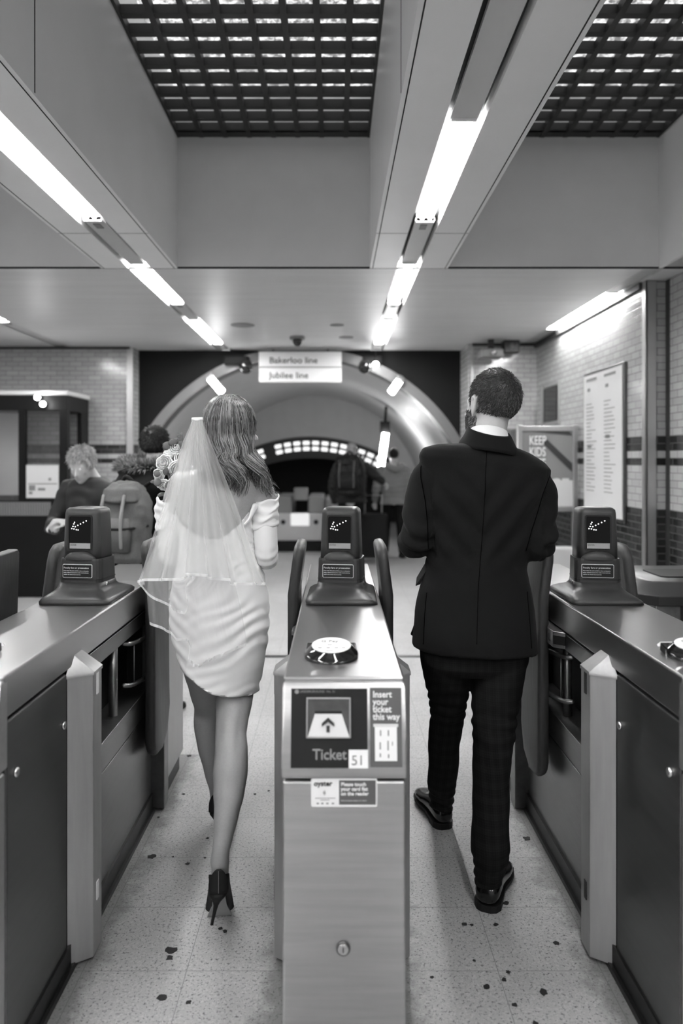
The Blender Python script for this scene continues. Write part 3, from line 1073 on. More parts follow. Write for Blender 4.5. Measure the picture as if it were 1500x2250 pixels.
def make_totem(par):
    """display head on the gate lid, turned slightly to one side; local to the gate"""
    cx, cy = .004, 1.05
    rotz = Matrix.Translation((cx, cy, 0)) @ Matrix.Rotation(R(-8), 4, 'Z')

    def ring(z, hw, hd, r, dy=0):
        return [(x, y, z) for x, y in rrect(0, dy, hw, hd, r)]
    tb = MB()
    tb.rings([ring(1.055, .080, .070, .028), ring(1.152, .0765, .068, .028)])
    t = MB()
    t.rings([ring(1.150, .0745, .064, .026), ring(1.20, .0735, .063, .026), ring(1.318, .069, .060, .024), ring(1.332, .0665, .057, .022), ring(1.339, .058, .049, .02), ring(1.341, .045, .036, .016)])
    t.xf(rotz)
    head = t.build('display_totem', M['plastic'], par, smooth=False)
    for p in head.data.polygons:
        p.use_smooth = True
    sh = MB()
    sh.rings([ring(1.012, .084, .078, .03), ring(1.06, .083, .074, .028), ring(1.146, .081, .072, .028), ring(1.153, .080, .071, .028), ring(1.153, .074, .065, .026)], cap=True)
    sh.xf(rotz)
    o = sh.build('collar', M['plastic'], head)
    gl = MB().rings([ring(1.077, .0838, .0758, .028), ring(1.079, .0838, .0758, .028)])
    gl.xf(rotz).build('collar_seam', M['black'], head)
    # flared foot
    fb = MB()
    secs = [(1.0, .128, .175, .025), (1.010, .128, .175, .03), (1.019, .120, .166, .035), (1.027, .108, .148, .038), (1.034, .098, .125, .038), (1.042, .090, .100, .034), (1.052, .0855, .084, .03), (1.066, .0838, .0755, .028)]
    rs = []
    for z, hw, hd, r in secs:
        k = min(1, (z - 1.0) / .052)
        a = R(-8) * k
        rs.append([(cx + x * math.cos(a) - y * math.sin(a), 1.065 + (cy - 1.065) * k + x * math.sin(a) + y * math.cos(a), z) for x, y in rrect(0, 0, hw, hd, r)])
    f = fb.rings(rs).build('flared_foot', M['plastic'], head)
    for p in f.data.polygons:
        p.use_smooth = True
    # window
    wd = MB()
    fr = [(x, y) for x, y in rrect(0, 1.2475, .0475, .0665, .009)]
    gi = [(x, y) for x, y in rrect(0, 1.2475, .042, .061, .006)]
    tilt = Matrix.Translation((0, -.0645, 1.15)) @ Matrix.Rotation(R(-1.6), 4, 'X') @ Matrix.Translation((0, 0, -1.15))
    wd.rings([[(x, -.0005, z) for x, z in fr], [(x, -.003, z) for x, z in fr], [(x, -.003, z) for x, z in gi], [(x, .0, z) for x, z in gi]], cap=False)
    wd.xf(rotz @ tilt).build('screen_bezel', M['black'], head)
    MB().prism(gi, 'Y', -.001, .004).xf(rotz @ tilt).build('screen', M['screen'], head)
    # led arrow
    la = MB()
    for u, v in ((745, 268), (718, 283), (690, 297), (665, 310), (640, 322), (617, 320), (625, 298), (632, 283), (607, 340), (628, 343), (650, 350), (668, 352)):
        x = (u - 687) / 4.167 * .00168
        z = CH - (1080 + v / 4.167 - HY) * .00168
        la.ball((x, -.002, z), (.0021, .0012, .0021), 8, 6)
    la.xf(rotz @ tilt).build('led_arrow', M['led'], head)
    MB().box(-.040, .041, -.0022, 0, 1.190, 1.210).xf(rotz @ tilt).build('lit_strip', M['screen_lit'], head)
    e = text('strip_lettering', 'ENTER', .008, (-.037, -.0024, 1.2005), M['print_dark'], None)
    e.data.transform(rotz @ tilt)
    e.parent = head
    # sensor bulge under the window
    bl = MB()
    n = 20
    rs = []
    for k in range(7):
        q = k / 6 * PI / 2
        rs.append([(.061 * math.cos(PI * i / n) * math.cos(q) * 1.0, -.061 - .019 * math.sin(q), 1.149 + .033 * math.sin(PI * i / n) * math.cos(q)) for i in range(n + 1)])
    bl.rings(rs, cap=False, closed=False)
    bl.xf(rotz).build('sensor_bulge', M['plastic'], head, smooth=True)
    # penalty notice
    lb = rrect(-.004, 1.109, .057, .0245, .004)
    MB().prism(lb, 'Y', -.0765, -.070).xf(rotz).build('label_edge', M['white'], head)
    MB().prism(rrect(-.004, 1.109, .0555, .023, .003), 'Y', -.0772, -.070).xf(rotz).build('notice_label', M['black'], head)
    for s_, sz, z in (('Penalty fare or prosecution', .0088, 1.118), ('If you enter this point and fail to show on demand a', .0046, 1.1085),
                      ('ticket, validated smartcard or other travel authority', .0046, 1.1015), ('valid for the whole of your journey', .0046, 1.0945)):
        e = text('notice_lettering', s_, sz, (-.0565, -.0775, z), M['offwhite'], None, bold=.0001)
        e.data.transform(rotz)
        e.parent = head
    sc_ = MB().cyl((.078, -.02, 1.052), (.086, -.02, 1.052), .011, n=16)
    sc_.cyl((-.078, -.02, 1.052), (-.086, -.02, 1.052), .011, n=16)
    sc_.xf(rotz).build('side_screw', M['chrome'], head, smooth=True)
    return head


def make_paddle(par, side, y0, ln, lean=.023):
    """grey rubber-faced leaf folded open along the gate; side -1 / +1"""
    xo, xi = .206, .163           # lane face, gate face, measured from the gate's centre
    prof = [(y0, .36), (y0 + .02, .32), (y0 + .05, .30), (y0 + ln * .55, .29), (y0 + ln * .85, .33), (y0 + ln, .43), (y0 + ln, 1.16), (y0 + ln - .03, 1.185), (y0 + .045, 1.185), (y0 + .012, 1.165), (y0, 1.13)]
    b = MB()

    def rail(inset, x, yy, z):
        cy_, cz_ = y0 + ln / 2, .75
        return (x, yy + (inset if yy < cy_ else -inset), z + (inset if z < cz_ else -inset))
    layers = [(xi, .012), (xi + .008, .003), (xi + .02, 0), (xo - .012, 0), (xo - .004, .004), (xo, .012)]
    rs = []
    for x, ins in layers:
        ring = []
        for yy, z in prof:
            k = max(0, (z - .99) / .19)
            X = x - lean * k
            ring.append((side * X, rail(ins, X, yy, z)[1], rail(ins, X, yy, z)[2]))
        rs.append(ring)
    b.rings(rs)
    # subdivide height so that the lean starts at the lid
    bmesh.ops.bisect_plane(b.b, geom=b.b.verts[:] + b.b.edges[:] + b.b.faces[:], plane_co=(0, 0, .99), plane_no=(0, 0, 1))
    for v in b.b.verts:
        if abs(v.co.z - .99) < 1e-4:
            near = min(layers, key=lambda q: min(abs(abs(v.co.x) - q[0] + lean * t) for t in (0, .2, .4, .6, .73)))
            v.co.x = side * near[0]
    o = b.build('paddle', M['pad'], par, bevel=.006)
    m = MB()
    ya = y0 + .02
    m.tube([(side * .10, 1.06, .79), (side * .13, 1.09, .785), (side * .165, ya + .07, .785)], .0095, n=10)
    m.tube([(side * .10, 1.06, .625), (side * .13, 1.09, .62), (side * .165, ya + .07, .62)], .0095, n=10)
    m.build('swing_arm', M['steel'], o, smooth=True)
    MB().cyl((side * .13, 1.10, .615), (side * .13, 1.10, .785), .0025, n=8).build('link_rod', M['steel'], o, smooth=True)
    return o


def make_gate():
    gt = thing('ticket_gate', (0, 0, 0), None, 'ticket gate')
    W = .145
    # lid: long folded steel hood in two lengths
    MB().box(-W, W, .04, 1.418, .894, 1.0).build('lid', M['steel_top'], gt, bevel=.007, seg=3)
    MB().box(-W, W, 1.423, 1.93, .894, .998).build('rear_lid', M['steel_top'], gt, bevel=.006, seg=3)
    # front face
    MB().box(-W + .001, W - .001, 0, .05, .02, .768).build('front_cover', M['steel_front'], gt, bevel=.007, seg=3)
    MB().hull([(-W - .002, -.004, .776), (W + .002, -.004, .776), (-W - .002, -.008, .80), (W + .002, -.008, .80), (-W, .022, .982), (W, .022, .982), (-W, .03, .990), (W, .03, .990),
               (-W, .06, .990), (W, .06, .990), (-W, .06, .772), (W, .06, .772)]).build('reader_head', M['steel_front'], gt, bevel=.006, seg=3)
    # inner body
    MB().box(-.125, .125, .05, .60, .03, .90).box(-.128, .128, .58, 1.93, .03, .53).box(-.03, .03, .6, 1.93, .5, .9).box(-.13, .13, 1.47, 1.92, .5, .9).box(-.12, .12, .5, .62, .03, .9).build('inner_body', M['recess'], gt)
    MB().box(-.16, .16, .03, 1.44, 0, .018).box(-.150, .150, .03, 1.92, 0, .075).build('plinth', M['black'], gt)
    for s in (-1, 1):
        def bx(a, b, y0, y1, z0, z1):
            return MB().box(min(s * a, s * b), max(s * a, s * b), y0, y1, z0, z1)
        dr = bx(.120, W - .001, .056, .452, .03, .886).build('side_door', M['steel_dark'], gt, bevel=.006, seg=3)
        for y in (.103, .42):
            MB().cyl((s * (W - .002), y, .745), (s * (W + .006), y, .745), .0115, n=18).build('lock', M['chrome'], dr, smooth=True)
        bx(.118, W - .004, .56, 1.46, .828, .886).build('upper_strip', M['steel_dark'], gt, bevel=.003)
        bx(.03, W - .004, .56, 1.46, .449, .549).build('ledge', M['steel_worn'], gt, bevel=.003)
        bx(.118, W - .006, .56, 1.46, .02, .443).build('lower_panel', M['steel_worn'], gt, bevel=.003)
        # wedge post with pointed cap
        ps_ = [(s * (W - .006), .462), (s * (W + .060), .505), (s * (W + .060), .582), (s * (W - .006), .615)]
        post = MB().prism(ps_, 'Z', .012, .868).build('sensor_post', M['post'], gt, bevel=.003)
        q = [(s * (W - .008), .457), (s * (W + .063), .503), (s * (W + .063), .584), (s * (W - .008), .618)]
        MB().hull([(x, y, .866) for x, y in q] + [(x, y, .876) for x, y in q] + [(s * (W - .006), .512, .93), (s * (W - .006), .575, .93)]).build('post_cap', M['post'], post, bevel=.002)
        for z in (.80, .17):
            bx(W + .059, W + .0625, .53, .548, z, z + .075 if z > .5 else z + .055).build('reflector', M['white'] if s > 0 else M['black'], post)
        # hinge tube and far post
        MB().cyl((s * .095, 1.06, .54), (s * .095, 1.06, .86), .017, n=20).build('hinge_tube', M['steel'], gt, smooth=True)
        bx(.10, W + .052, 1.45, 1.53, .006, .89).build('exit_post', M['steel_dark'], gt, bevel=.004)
        bx(.10, W + .040, 1.535, 1.9, .083, .885).build('exit_cabinet', M['post'], gt, bevel=.006)
        bx(.10, W + .025, 1.535, 1.88, 0, .083).build('exit_plinth', M['black'], gt)
    # latch box with its letter plate
    lb = MB().prism([(-W + .002, .93), (-W - .035, .96), (-W - .035, 1.03), (-W + .002, 1.14)], 'Z', .832, .892).build('latch_box', M['steel'], gt, bevel=.003)
    nrm = Vector((.037, -.11, 0)).normalized()
    ta = math.atan2(.035, -.11)
    MB().box(-.022, .022, -.0015, 0, -.016, .016).xf(Matrix.Translation((-W - .0165, .944, .862)) @ Matrix.Rotation(math.atan2(.03, -.037) + PI, 4, 'Z')).build('slot_plate', M['black'], lb)
    e = text('letter', 'L', .04, (0, 0, 0), M['black'], None, depth=.0008)
    e.data.transform(Matrix.Translation((-W - .0362, 1.012, .848)) @ Matrix.Rotation(-PI / 2, 4, 'Z'))
    e.parent = lb
    # ticket slot panel
    def fx(px):
        return (px - 757) * .00107

    def fz(py):
        return CH - (py - HY) * .00107
    slope = Matrix.Translation((0, -.0095, .80)) @ Matrix.Rotation(R(-9.0), 4, 'X') @ Matrix.Translation((0, 0, -.80))

    def fp(pxa, pxb, pya, pyb, y0, y1):
        return MB().box(fx(pxa), fx(pxb), y0, y1, fz(pyb), fz(pya))
    tp = fp(641, 808, 1513, 1679, -.002, .004).xf(slope).build('ticket_panel', M['black'], gt)
    a0, a1, b0, b1 = fx(674), fx(772), fz(1617), fz(1531)
    i0, i1, c0, c1 = fx(693), fx(752), fz(1566), fz(1560)
    bz = MB()
    t_ = .004
    bz.box(a0, a1, -.006, 0, b1 - t_, b1).box(a0, a1, -.006, 0, b0, b0 + t_).box(a0, a0 + t_, -.006, 0, b0, b1).box(a1 - t_, a1, -.006, 0, b0, b1)
    bz.xf(slope).build('slot_frame', M['steel_front'], tp, bevel=.001)
    fn = MB()
    v = fn.verts([(a0 + t_, -.003, b1 - t_), (a1 - t_, -.003, b1 - t_), (a1 - t_, -.003, b0 + t_), (a0 + t_, -.003, b0 + t_), (i0, -.0022, c1), (i1, -.0022, c1), (i1, -.0022, c0), (i0, -.0022, c0)])
    for f in ((0, 1, 5, 4), (1, 2, 6, 5), (3, 0, 4, 7)):
        fn.b.faces.new([v[i] for i in f])
    fn.xf(slope).build('slot_throat', M['steel_dark'], tp)
    ch = MB()
    v = ch.verts([(i0, -.0024, c0), (i1, -.0024, c0), (a1 - t_, -.006, b0 + t_), (a0 + t_, -.006, b0 + t_)])
    ch.b.faces.new(v)
    ch.xf(slope).build('slot_chute', M['offwhite'], tp)
    MB().box(i0, i1, -.0024, -.002, c0, c1).xf(slope).build('slot_mouth', M['black'], tp)
    ax, az = fx(722), fz(1591)
    ar = MB()
    ar.prism([(ax - .004, az - .014), (ax + .004, az - .014), (ax + .004, az + .001), (ax - .004, az + .001)], 'Y', -.0068, -.005)
    for s in (-1, 1):
        ar.prism([(ax, az + .019), (ax + s * .0145, az + .006), (ax + s * .0145, az - .001), (ax, az + .009)][::s], 'Y', -.0068, -.005)
    ar.xf(slope).build('arrow', M['print_dark'], tp)
    e = text('lettering', 'Ticket', .0335, (fx(688), -.003, fz(1661)), M['grey'], None, bold=.0006, sx=.93); e.data.transform(slope); e.parent = tp
    pl_ = fp(767, 809, 1641, 1679, -.004, -.002).xf(slope).build('number_plate', M['white'], tp)
    e = text('number', '51', .031, (fx(772), -.0046, fz(1672)), M['grey'], None, sx=1.0); e.data.transform(slope); e.parent = tp
    e = text('lettering', 'UNDERGROUND  No. 51', .0075, (fx(660), -.003, fz(1521)), M['grey'], None); e.data.transform(slope); e.parent = tp
    rg = MB().cyl((fx(653), -.0025, fz(1519)), (fx(653), -.0035, fz(1519)), .005, n=16).xf(slope).build('roundel', M['grey'], tp)
    st = fp(814, 883, 1511, 1677, -.0025, .002).xf(slope).build('instruction_sticker', M['print_mid'], gt)
    e = text('lettering', 'Insert\nyour\nticket\nthis way', .0205, (fx(820), -.0032, fz(1531)), M['white'], None, bold=.0004, spacing=.82, sx=.93); e.data.transform(slope); e.parent = st
    fp(824, 872, 1592, 1664, -.0034, -.0025).xf(slope).build('ticket_picture', M['white'], st)
    fp(821, 875, 1587, 1593, -.0042, -.0025).xf(slope).build('ticket_picture_slot', M['offwhite'], st)
    mk = MB()
    for (pa, pb, qa, qb) in ((835, 838, 1600, 1612), (852, 855, 1600, 1612), (834, 837, 1625, 1640), (851, 854, 1622, 1642), (861, 863, 1624, 1632), (834, 837, 1648, 1656), (852, 855, 1650, 1658)):
        mk.box(fx(pa), fx(pb), -.0038, -.0034, fz(qb), fz(qa))
    mk.xf(slope).build('ticket_print', M['grey'], st)
    # card-payment sticker on the front cover
    so = MB().prism(rrect((fx(685) + fx(829)) / 2, (fz(1767) + fz(1705)) / 2, (fx(829) - fx(685)) / 2, (fz(1705) - fz(1767)) / 2, .004), 'Y', -.0012, .001).build('card_sticker', M['white'], gt)
    MB().box(fx(746), fx(826), -.0018, -.0012, fz(1762), fz(1709)).build('card_sticker_panel', M['print_mid'], so)
    text('lettering', 'oyster', .0165, (fx(691), -.0016, fz(1721)), M['print_dark'], so, bold=.0005)
    text('lettering', 'Please touch\nyour card flat\non the reader', .0115, (fx(750), -.0022, fz(1721)), M['white'], so, bold=.0003, spacing=.95)
    text('lettering', 'Cards and devices accepted on all readers', .0035, (fx(750), -.0022, fz(1754)), M['offwhite'], so)
    ic = MB()
    cx_, cz_ = fx(710), fz(1736)
    for r_ in (.002, .0042, .0064):
        pts = [(cx_ + r_ * math.cos(a), -.0018, cz_ + r_ * math.sin(a)) for a in [R(-50 + 12.5 * i) for i in range(9)]]
        ic.tube(pts, .0006, n=6, sub=1)
    for px in (697, 707, 718, 730):
        ic.box(fx(px), fx(px + 5), -.0017, -.0012, fz(1761), fz(1758))
    ic.box(fx(694), fx(738), -.0017, -.0012, fz(1748.6), fz(1747.4)).box(fx(705), fx(725), -.0017, -.0012, fz(1752.6), fz(1751.4))
    ic.build('contactless_mark', M['grey'], so)
    # round lock
    lk = MB().cyl((fx(755), 0, fz(2075)), (fx(755), -.006, fz(2075)), .017, n=28).build('key_lock', M['steel_dark'], gt, bevel=.002)
    MB().cyl((fx(755), -.005, fz(2075)), (fx(755), -.009, fz(2075)), .0125, n=24).build('lock_barrel', M['chrome'], lk, bevel=.001)
    MB().box(fx(755) - .0012, fx(755) + .0012, -.0098, -.009, fz(2075) - .006, fz(2075) + .006).build('keyhole', M['black'], lk)
    # card reader
    rx, ry = -.031, .212
    tl = Matrix.Translation((rx, ry, 1.0)) @ Matrix.Rotation(R(8), 4, 'X')
    pr = [(.070, -.004), (.071, .010), (.069, .015), (.066, .017), (.0535, .031), (.052, .033), (.0, .033)]
    rb_ = MB()
    n = 48
    rs = [[(r * math.cos(2 * PI * i / n), r * math.sin(2 * PI * i / n), z) for i in range(n)] for r, z in pr[:-1]]
    rb_.rings(rs)
    rb_.xf(tl)
    rd = rb_.build('card_reader', M['gloss_black'], gt, bevel=.0008)
    for p in rd.data.polygons:
        p.use_smooth = True
    bk = MB().prism([(-.068, -.01), (.0, -.055), (.068, -.01), (.066, .06), (-.066, .06)], 'Z', -.006, .017).xf(tl)
    bk.build('reader_base', M['gloss_black'], rd, bevel=.003)
    dc = MB().cyl((0, 0, .032), (0, 0, .0345), .0515, n=48).xf(tl).build('reader_disc', M['white'], rd, bevel=.001)
    for s_, sz, x, y in (('G Pay', .019, -.027, .017), ('))) .', .012, -.010, -.002), ('oyster', .008, -.014, -.041)):
        e = text('disc_lettering', s_, sz, (0, 0, 0), M['grey'], None, rot=(0, 0, 0), bold=.0003)
        e.data.transform(tl @ Matrix.Translation((x, y, .0347)))
        e.parent = rd
    mk = MB()
    for x in (-.034, -.013, .008, .027):
        mk.box(x, x + .010, -.023, -.018, .0345, .035)
    mk.xf(tl).build('disc_marks', M['grey'], rd)
    MB().hull([(-.078, .325, 1.0), (.017, .325, 1.0), (-.072, .345, 1.0), (.011, .345, 1.0), (-.070, .327, 1.012), (.009, .327, 1.012)]).build('reader_wedge', M['white'], rd)
    make_totem(gt)
    return gt


GY = 1.70
gate0 = make_gate()
pad_l = make_paddle(gate0, -1, 1.13, .28)
pad_r = make_paddle(gate0, 1, 1.13, .28)
gates = [gate0, copy_tree(gate0), copy_tree(gate0)]
for o, x, lb in zip(gates, (.021, -.936, .975),
                    ('steel ticket gate numbered 51 in the middle, between bride and groom, facing the viewer',
                     'steel ticket gate beside the bride, cut by the left frame edge',
                     'steel ticket gate beside the groom, cut by the right frame edge')):
    o.location = (x, GY, 0)
    o['label'] = lb
    o['group'] = 'ticket gates in a row'
for g_ in gates[1:]:
    for pn in [c for c in COL.objects if c.parent == g_ and c.name.startswith('ticket_panel')]:
        for q_ in [c for c in COL.objects if c.parent == pn and (c.name.startswith('number') or (c.name.startswith('lettering') and c.dimensions.z < .012))]:
            bpy.data.objects.remove(q_)
# the leaf beside the bride stands a little further along; the one beside the groom is caught shorter
for ch in [c for c in COL.objects if c.parent == gates[1] and c.name.startswith('paddle')]:
    if sum(v.co.x for v in ch.data.vertices) > 0:
        ch.location.y += .12
for ch in [c for c in COL.objects if c.parent == gates[2] and c.name.startswith('paddle')]:
    if sum(v.co.x for v in ch.data.vertices) < 0:
        ch.location.y -= .03
        ch.scale.y = .96

# neighbouring lane leaf nearest the left edge of the frame
b = MB()
pts = [(-1.245, 2.42), (-1.18, 2.77)]
lf = thing('barrier_leaf', (-1.21, 2.6, 0), 'grey barrier leaf with slanted top at the left frame edge', 'barrier leaf')
prof = [(2.38, .35), (2.5, .3), (2.72, .32), (2.775, .42), (2.775, 1.165), (2.76, 1.18), (2.40, 1.172), (2.38, 1.155)]
b.rings([[(-1.262 + (.022 * max(0, z - .9) / .28) + .0 * y + ox, y, z) for y, z in [(yy + iy * (1 if yy < 2.6 else -1), zz) for yy, zz in prof]] for ox, iy in ((0, .008), (.01, 0), (.033, 0), (.043, .008))])
b.build('leaf_board', M['pad'], lf, bevel=.006)
m = MB()
m.tube([(-1.09, 2.76, .8), (-1.235, 2.7, .8), (-1.235, 2.7, .62), (-1.09, 2.76, .62)], .0095, n=10, sub=1)
m.build('swing_arm', M['steel'], lf, smooth=True)

# low housing of the wide gate on the far right
wg = thing('wide_gate_housing', (1.62, 3.45, 0), 'dark low gate housing with chamfered lid at the right frame edge behind the totem', 'ticket gate')


def lidring(z, i):
    return [(x, y, z) for x, y in [(1.36 + i, 3.34 + i), (1.45, 3.26 + i), (1.95 - i, 3.26 + i), (1.95 - i, 3.9 - i), (1.40, 3.9 - i), (1.36 + i, 3.80)]]


MB().rings([lidring(.86, .0), lidring(.905, .0), lidring(.955, .06), lidring(.962, .075)]).build('housing_lid', M['plastic'], wg, bevel=.006)
MB().prism(rrect(1.66, 3.55, .12, .12, .03), 'Z', .96, .968).build('lid_panel', M['black'], wg, bevel=.002)
MB().box(1.45, 1.95, 3.30, 3.85, .02, .87).build('housing_body', M['steel_dark'], wg, bevel=.006)
MB().box(1.452, 1.56, 3.285, 3.31, .4, .86).build('face_plate', M['steel'], wg, bevel=.004)
MB().box(1.60, 2.0, 3.0, 3.3, .70, .90).build('side_hood', M['steel_dark'], wg, bevel=.006)
MB().box(1.62, 1.98, 3.02, 3.3, 0, .70).build('hood_leg', M['recess'], wg)
# ================================================================= PEOPLE
def nz(co, s, o=0.0):
    return noise.noise(Vector((co[0] * s + o, co[1] * s, co[2] * s)))


def head_volumes(mb, c, s, yaw, pitch=0.0, roll=0.0, male=True):
    """skull, face, nose, lips, chin, ears; face looks along +Y before turning"""
    h = MB()
    h.ball((0, -.012, .034), (.076, .097, .092), 24, 16)
    h.ball((0, .022, .0), (.068, .070, .090), 24, 14)
    secs = [(-.122, 0, .062, .018, .020), (-.112, 0, .055, .032, .036), (-.09, 0, .040, .046 + (.004 if male else 0), .052), (-.06, 0, .030, .057, .064), (-.03, 0, .025, .064, .069), (0, 0, .022, .068, .072), (.03, 0, .02, .070, .074)]
    h.loft(secs, 24, 2.2)
    h.ball((0, .083, -.105), (.020, .016, .016), 12, 8)
    h.tube([(0, .090, .012), (0, .106, -.018), (0, .118, -.036)], [.008, .010, .012], n=10)
    for s_ in (-1, 1):
        h.ball((s_ * .011, .104, -.040), (.009, .011, .008), 10, 6)
        h.ball((s_ * .030, .078, .018), (.024, .014, .008), 12, 6)
        h.ball((s_ * .042, .066, -.028), (.022, .018, .02), 12, 8)
        # ear: rim, bowl and lobe
        rim = [(s_ * .070, .018, -.008), (s_ * .080, .006, .024), (s_ * .088, -.016, .026), (s_ * .088, -.024, .004), (s_ * .080, -.014, -.022), (s_ * .074, .004, -.036)]
        h.tube(rim, .0048, n=8)
        h.ball((s_ * .078, -.002, -.004), (.006, .017, .028), 12, 8)
        h.ball((s_ * .075, .003, -.034), (.006, .008, .009), 10, 6)
    h.ball((0, .099, -.062), (.021, .009, .0055), 12, 6)
    h.ball((0, .098, -.072), (.018, .009, .006), 12, 6)
    rot = Matrix.Rotation(yaw, 4, 'Z') @ Matrix.Rotation(roll, 4, 'Y') @ Matrix.Rotation(pitch, 4, 'X')
    mt = Matrix.Translation(c) @ rot @ Matrix.Scale(s, 4)
    h.xf(mt)
    me = h.mesh('h')
    mb.b.from_mesh(me)
    bpy.data.meshes.remove(me)
    return mt


def hand_volumes(mb, wrist, dirv, up, s=1.0, curl=.5, thumb=1):
    """palm, four unequal bent fingers and a side thumb; dirv along the hand, up = back of the hand"""
    d = Vector(dirv).normalized()
    u = (Vector(up) - d * d.dot(Vector(up))).normalized()
    x = d.cross(u)
    W_ = Vector(wrist)

    def pt(a, b, c):
        return W_ + (d * a + x * b + u * c) * s
    mb.tube([pt(-.02, 0, 0), pt(.02, 0, 0)], [.025 * s, .028 * s], n=12, flat=.62, ref=x)
    mb.tube([pt(.01, .004, 0), pt(.05, 0, 0), pt(.085, 0, -.002)], [.030 * s, .039 * s, .038 * s], n=14, flat=.36, ref=x)
    for k, (b, L_) in enumerate(((-.029, .072), (-.0095, .080), (.0105, .076), (.029, .060))):
        a1 = curl * .9
        p0 = pt(.078, b * .95, 0)
        seg_ = [L_ * .45, L_ * .30, L_ * .25]
        ang = 0
        p = p0
        pts = [p0]
        for q in seg_:
            ang += a1
            p = p + (d * math.cos(ang) - u * math.sin(ang)) * q * s
            pts.append(p)
        mb.tube(pts, [.0092 * s, .0088 * s, .008 * s, .0068 * s], n=8, sub=3)
    t0 = pt(.018, thumb * .024, -.004)
    mb.tube([t0, pt(.045, thumb * .048, -.016), pt(.070, thumb * .052, -.030), pt(.088, thumb * .046, -.042)], [.013 * s, .0115 * s, .010 * s, .0078 * s], n=8, sub=3)


def strands(name, m, parent, paths, r0=.0011, r1=.0003, n=3):
    b = MB()
    for pts in paths:
        rs = []
        k = len(pts)
        for i, p in enumerate(pts):
            d = (pts[min(i + 1, k - 1)] - pts[max(i - 1, 0)])
            if d.length < 1e-7:
                d = Vector((0, 0, -1))
            d.normalize()
            u = d.cross(Vector((.3, 1, .2))).normalized()
            v = d.cross(u)
            r = r0 + (r1 - r0) * (i / (k - 1)) ** 2
            rs.append([p + u * r * math.cos(2 * PI * q / n) + v * r * math.sin(2 * PI * q / n) for q in range(n)])
        b.rings(rs, cap=False)
    me = bpy.data.meshes.new(name)
    b.b.to_mesh(me); b.b.free()
    return finish(me, name, m, parent, True, 0)


def short_hair(name, m, parent, mt, count, ln, zmin=lambda v: -.04, seed=1, r=.0009, crown=(.02, -.07, .09), lift=.35, grow=1.0):
    rr = random.Random(seed)
    paths = []
    cr = Vector(crown)
    while len(paths) < count:
        a = rr.uniform(0, 2 * PI)
        t = math.acos(rr.uniform(-.75, 1))
        nrm = Vector((math.sin(t) * math.cos(a), math.sin(t) * math.sin(a), math.cos(t)))
        p = Vector((nrm.x * .0765, nrm.y * .0975 - .012, nrm.z * .0925 + .034))
        if p.z < zmin(p):
            continue
        if p.y > .035 and p.z < .075 - .2 * max(0, p.y - .05):
            continue
        n_ = Vector((nrm.x / .0765, nrm.y / .0975, nrm.z / .0925)).normalized()
        away = (p - cr)
        away = (away - n_ * away.dot(n_))
        if away.length > 1e-4:
            away.normalize()
        away = (away + Vector((rr.uniform(-.35, .35), rr.uniform(-.35, .35), rr.uniform(-.35, .35)))).normalized()
        L_ = ln * rr.uniform(.7, 1.25) * (1 if p.z > 0.01 else max(.35, 1 + (p.z - .01) * 12))
        q1 = p + n_ * L_ * lift * .6 + away * L_ * .5
        q2 = p + n_ * L_ * lift * .75 + away * L_
        paths.append([mt @ (p - n_ * .002), mt @ q1, mt @ q2])
    return strands(name, m, parent, paths, r, r * .35)


def scalp(mb, k=1.0):
    mb.ball((0, -.013, .036), (.0775 * k, .0985 * k, .0935 * k), 28, 18)
    return mb


def make_shoe(name, parent, heel, toe, wid=.098, hgt=.075, lift=0.0, m='shoe', thr=.30):
    """laced leather shoe from heel to toe with a separate welt, sole and stacked heel"""
    h, t = Vector(heel), Vector(toe)
    d = t - h
    L_ = d.length
    d.normalize()
    x = Vector((d.y, -d.x, 0)).normalized()
    up = x.cross(d).normalized()
    if up.z < 0:
        up = -up

    def ring(a, hw, z0, z1, ex=2.6, n=20):
        c = h + d * a * L_
        zz = (z0 + z1) / 2
        hh = (z1 - z0) / 2
        out = []
        for i in range(n):
            q = 2 * PI * i / n
            cc, ss = math.cos(q), math.sin(q)
            out.append(c + x * hw * math.copysign(abs(cc) ** (2 / ex), cc) + up * (zz + hh * math.copysign(abs(ss) ** (2 / ex), ss)))
        return out
    w2 = wid / 2
    up_ = MB().rings([ring(.005, w2 * .35, .03, .055), ring(.02, w2 * .62, .026, .085), ring(.08, w2 * .76, .024, .095), ring(.2, w2 * .78, .022, .092), ring(.34, w2 * .76, .02, .09), ring(.45, w2 * .80, .018, .083),
                      ring(.6, w2 * .93, .016, .066), ring(.74, w2 * .96, .016, .054), ring(.87, w2 * .82, .018, .047), ring(.95, w2 * .55, .02, .040), ring(.99, w2 * .28, .022, .034)])
    s = up_.build(name, M[m], parent, smooth=True)
    so = MB()
    out = []
    prof = [(0, .30), (.03, .62), (.1, .84), (.25, .84), (.42, .78), (.6, .98), (.75, 1.03), (.88, .88), (.96, .58), (1.0, .22)]
    so.rings([[h + d * a * L_ + x * (-w2 * q) + up * .012 for a, q in prof] + [h + d * a * L_ + x * (w2 * q) + up * .012 for a, q in prof[::-1]],
              [h + d * a * L_ + x * (-w2 * q) + up * .024 for a, q in prof] + [h + d * a * L_ + x * (w2 * q) + up * .024 for a, q in prof[::-1]]])
    so.build('sole', M['sole'], s)
    hp = [(0, .30), (.03, .62), (.1, .84), (.25, .82), (.27, .1)]
    MB().rings([[h + d * a * L_ + x * (-w2 * q) for a, q in hp] + [h + d * a * L_ + x * (w2 * q) for a, q in hp[::-1]],
                [h + d * a * L_ + x * (-w2 * q) + up * .013 for a, q in hp] + [h + d * a * L_ + x * (w2 * q) + up * .013 for a, q in hp[::-1]]]).build('shoe_heel', M['sole'], s)
    return s


